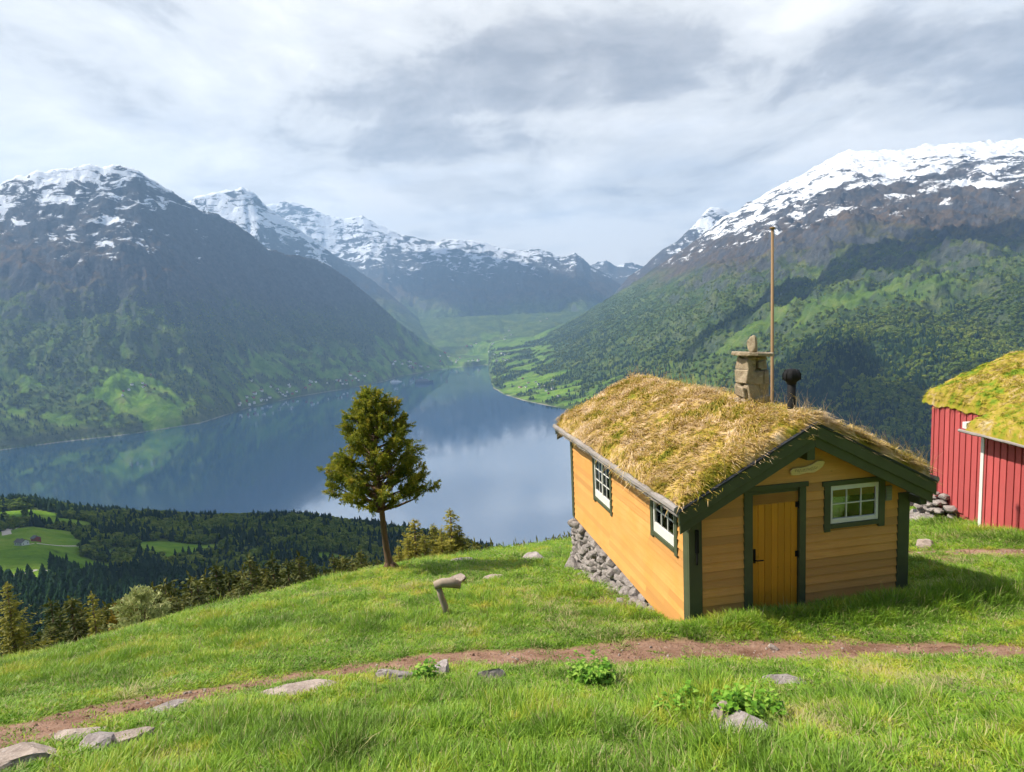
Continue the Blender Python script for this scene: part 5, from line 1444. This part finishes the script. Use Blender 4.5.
def road(pix, w, name='farm_road', ymin=60, mat='road'):
    P = [hit(x, y, ymin) for x, y in pix]; pts = []
    for a, b in zip(P[:-1], P[1:]):
        k = max(2, int((b-a).length/6)); pts += [a.lerp(b, i/k) for i in range(k)]
    pts.append(P[-1]); A = np.array([(p.x, p.y) for p in pts]); t = np.gradient(A, axis=0); t /= np.linalg.norm(t, axis=1)[:, None]+1e-9
    nn = np.stack([-t[:, 1], t[:, 0]], 1); V = []
    for u in (-1, -.33, .33, 1):
        q = A+nn*w*u; V.append(np.stack([q[:, 0], q[:, 1], H(q[:, 0], q[:, 1])+.35-.3*abs(u)], 1))
    o = npmesh(name, np.stack(V, 1).reshape(-1, 3), grid_faces(len(pts), 4), 4, [M[mat]]); tag(o, kind='structure')
road([(-6,512),(0,518),(5,527),(7,535)], 4.0); road([(7,531),(16,528),(28,523)], 3.0); road([(26,545),(50,545),(75,546),(92,548)], 1.8); road([(-8,580),(10,577),(26,573),(46,570)], 3.2)
# ship
def ship(px, py, label, L, deck, name, hull='navy', sup='shipwhite'):
    d = ray(px, py); Y = WATER/d[2]; o = empty(name, (d[0]*Y, Y, WATER), R(-4)); tag(o, label, 'ship'); B = L*.07
    h = MB(); n = 24; prof = []
    for i in range(n+1):
        u = i/n; w = B*min(1, (u/.06)**.6 if u < .06 else 1)*(1 if u < .72 else max(.02, 1-((u-.72)/.28)**2)); prof.append((-L/2+L*u, w, deck*(1+(.35*((u-.7)/.3)**2 if u > .7 else 0))))
    vs = []; fs = []
    for x, w, zt in prof: vs += [(x, -w*.85, -3), (x, -w, zt), (x, w, zt), (x, w*.85, -3)]
    for i in range(n):
        for j in range(4): fs.append((i*4+j, i*4+(j+1) % 4, (i+1)*4+(j+1) % 4, (i+1)*4+j))
    fs += [(3,2,1,0), tuple(n*4+j for j in range(4))]
    h.add(vs, fs); h.build('hull', M[hull], o)
    s = MB(); z = deck
    for k, (a, b) in enumerate(((-.44,.30),(-.43,.27),(-.41,.25),(-.38,.22),(-.30,.18))):
        s.box(L*a, L*b, -B*.92, B*.92, z+.02, z+L*.016, 0); s.box(L*a-.05, L*b+.05, -B*.93, B*.93, z+L*.016+.02, z+L*.024, 1); z += L*.024
    s.build('superstructure', [M[sup], M['shipgrey']], o)
    f = MB(); f.box(-L*.20, -L*.12, -B*.4, B*.4, z, z+L*.05); bevel(f.build('funnel', M[hull], o), L*.008, 2)
    m = MB(); m.tube([(L*.14, 0, z), (L*.14, 0, z+L*.06)], L*.004, 6); m.build('mast', M[sup], o)
    return o
ship(424, 383, 'dark-hulled cruise ship lying in the fjord off the village', 150, 15, 'cruise_ship', 'navy', 'shipdark')
ship(396, 382, 'white ferry moored at the village quay left of the cruise ship', 95, 7, 'ferry', 'shipwhite')

# ------------------------------------------------------------------ cloud bodies added out of view above the valley to cast shadow patches
def cloudmat():
    m, nt, b = new_mat('shade_cloud_white'); k = NT(nt)
    setp(nt, b, col=(.86, .87, .90), rough=1.0, spec=0.0, nor=k.bump(k.noise(k.pos(), .006, 6, .6), 60, .6)); return m
M['cloud'] = cloudmat()
def cloud(tx, ty, tz, rx, ry, seed, base=4300):
    """a flat-bottomed heap cloud whose shadow falls around (tx, ty, tz)"""
    k = (base-tz)/math.tan(SUN_EL); cxx = tx+k*math.sin(SUN_AZ); cyy = ty+k*math.cos(SUN_AZ)
    r_ = random.Random(seed); mb = MB()
    from mathutils import noise as mn
    n = 15
    for i in range(n):
        a = r_.uniform(0, 6.28); q = math.sqrt(r_.random()) if i else 0; x, y = cxx+rx*.72*q*math.cos(a), cyy+ry*.72*q*math.sin(a); s_ = r_.uniform(.30, .52)*(1.15-.5*q)
        bm = bmesh.new(); bmesh.ops.create_icosphere(bm, subdivisions=4, radius=1); vs = []
        for v in bm.verts:
            p = v.co; d = 1+.35*mn.fractal(p*1.6+Vector((i*3.7, seed*1.9, 0)), .6, 2.0, 4); q3 = p*d
            z = q3.z*.30*min(rx, ry)*s_*1.6; z = z if z > 0 else z*.25
            vs.append((x+q3.x*rx*s_, y+q3.y*ry*s_, base+z))
        mb.add(vs, [tuple(v.index for v in f.verts) for f in bm.faces]); bm.free()
    o = mb.build('cloud', M['cloud'], None, smooth=True); o['kind'] = 'structure'; return o  # unseen cloud body, added for the shade it throws on the land
# cloud_shade
def shade_over(px, py, rx, ry, seed, base=4300):
    p = hit(px, py, 1300); cloud(p.x, p.y, p.z, rx, ry, seed, base)
shade_over(880, 258, 1500, 300, 3)          # shoulder of the right mountain
shade_over(830, 430, 900, 520, 4)           # lower right slope
shade_over(500, 292, 2000, 800, 5, 8000)    # valley head
cloud(-250, 760, -250, 560, 330, 6)         # farmland below the meadow
def finish():
    scene.render.engine = 'CYCLES'
    c = scene.cycles
    c.use_adaptive_sampling = True; c.adaptive_threshold = .04
    c.use_denoising = True
    c.max_bounces = 6; c.diffuse_bounces = 2; c.glossy_bounces = 3; c.transparent_max_bounces = 12; c.transmission_bounces = 3; c.volume_bounces = 0
    c.sample_clamp_indirect = 6
    vs = scene.view_settings
    vs.view_transform = 'Standard'; vs.look = 'None'; vs.exposure = EXPO; vs.gamma = 1; vs.use_curve_mapping = False
EXPO = 0.75
# haze: one closed box of even, pale air
hz = MB(); hz.box(-16000, 16000, -120, 14000, WATER-60, max(1560.0, float(TZ.max())+60))
haze_m = bpy.data.materials.new('haze'); haze_m.use_nodes = True; hnt = haze_m.node_tree; hnt.nodes.clear()
ho = hnt.nodes.new('ShaderNodeOutputMaterial'); hp = hnt.nodes.new('ShaderNodeVolumePrincipled')
hp.inputs['Color'].default_value = (.38, .63, 1, 1); hp.inputs['Density'].default_value = 8.0e-5; hp.inputs['Anisotropy'].default_value = .2
hnt.links.new(hp.outputs[0], ho.inputs['Volume'])
haze = hz.build('haze', haze_m); tag(haze, kind='stuff')
finish()
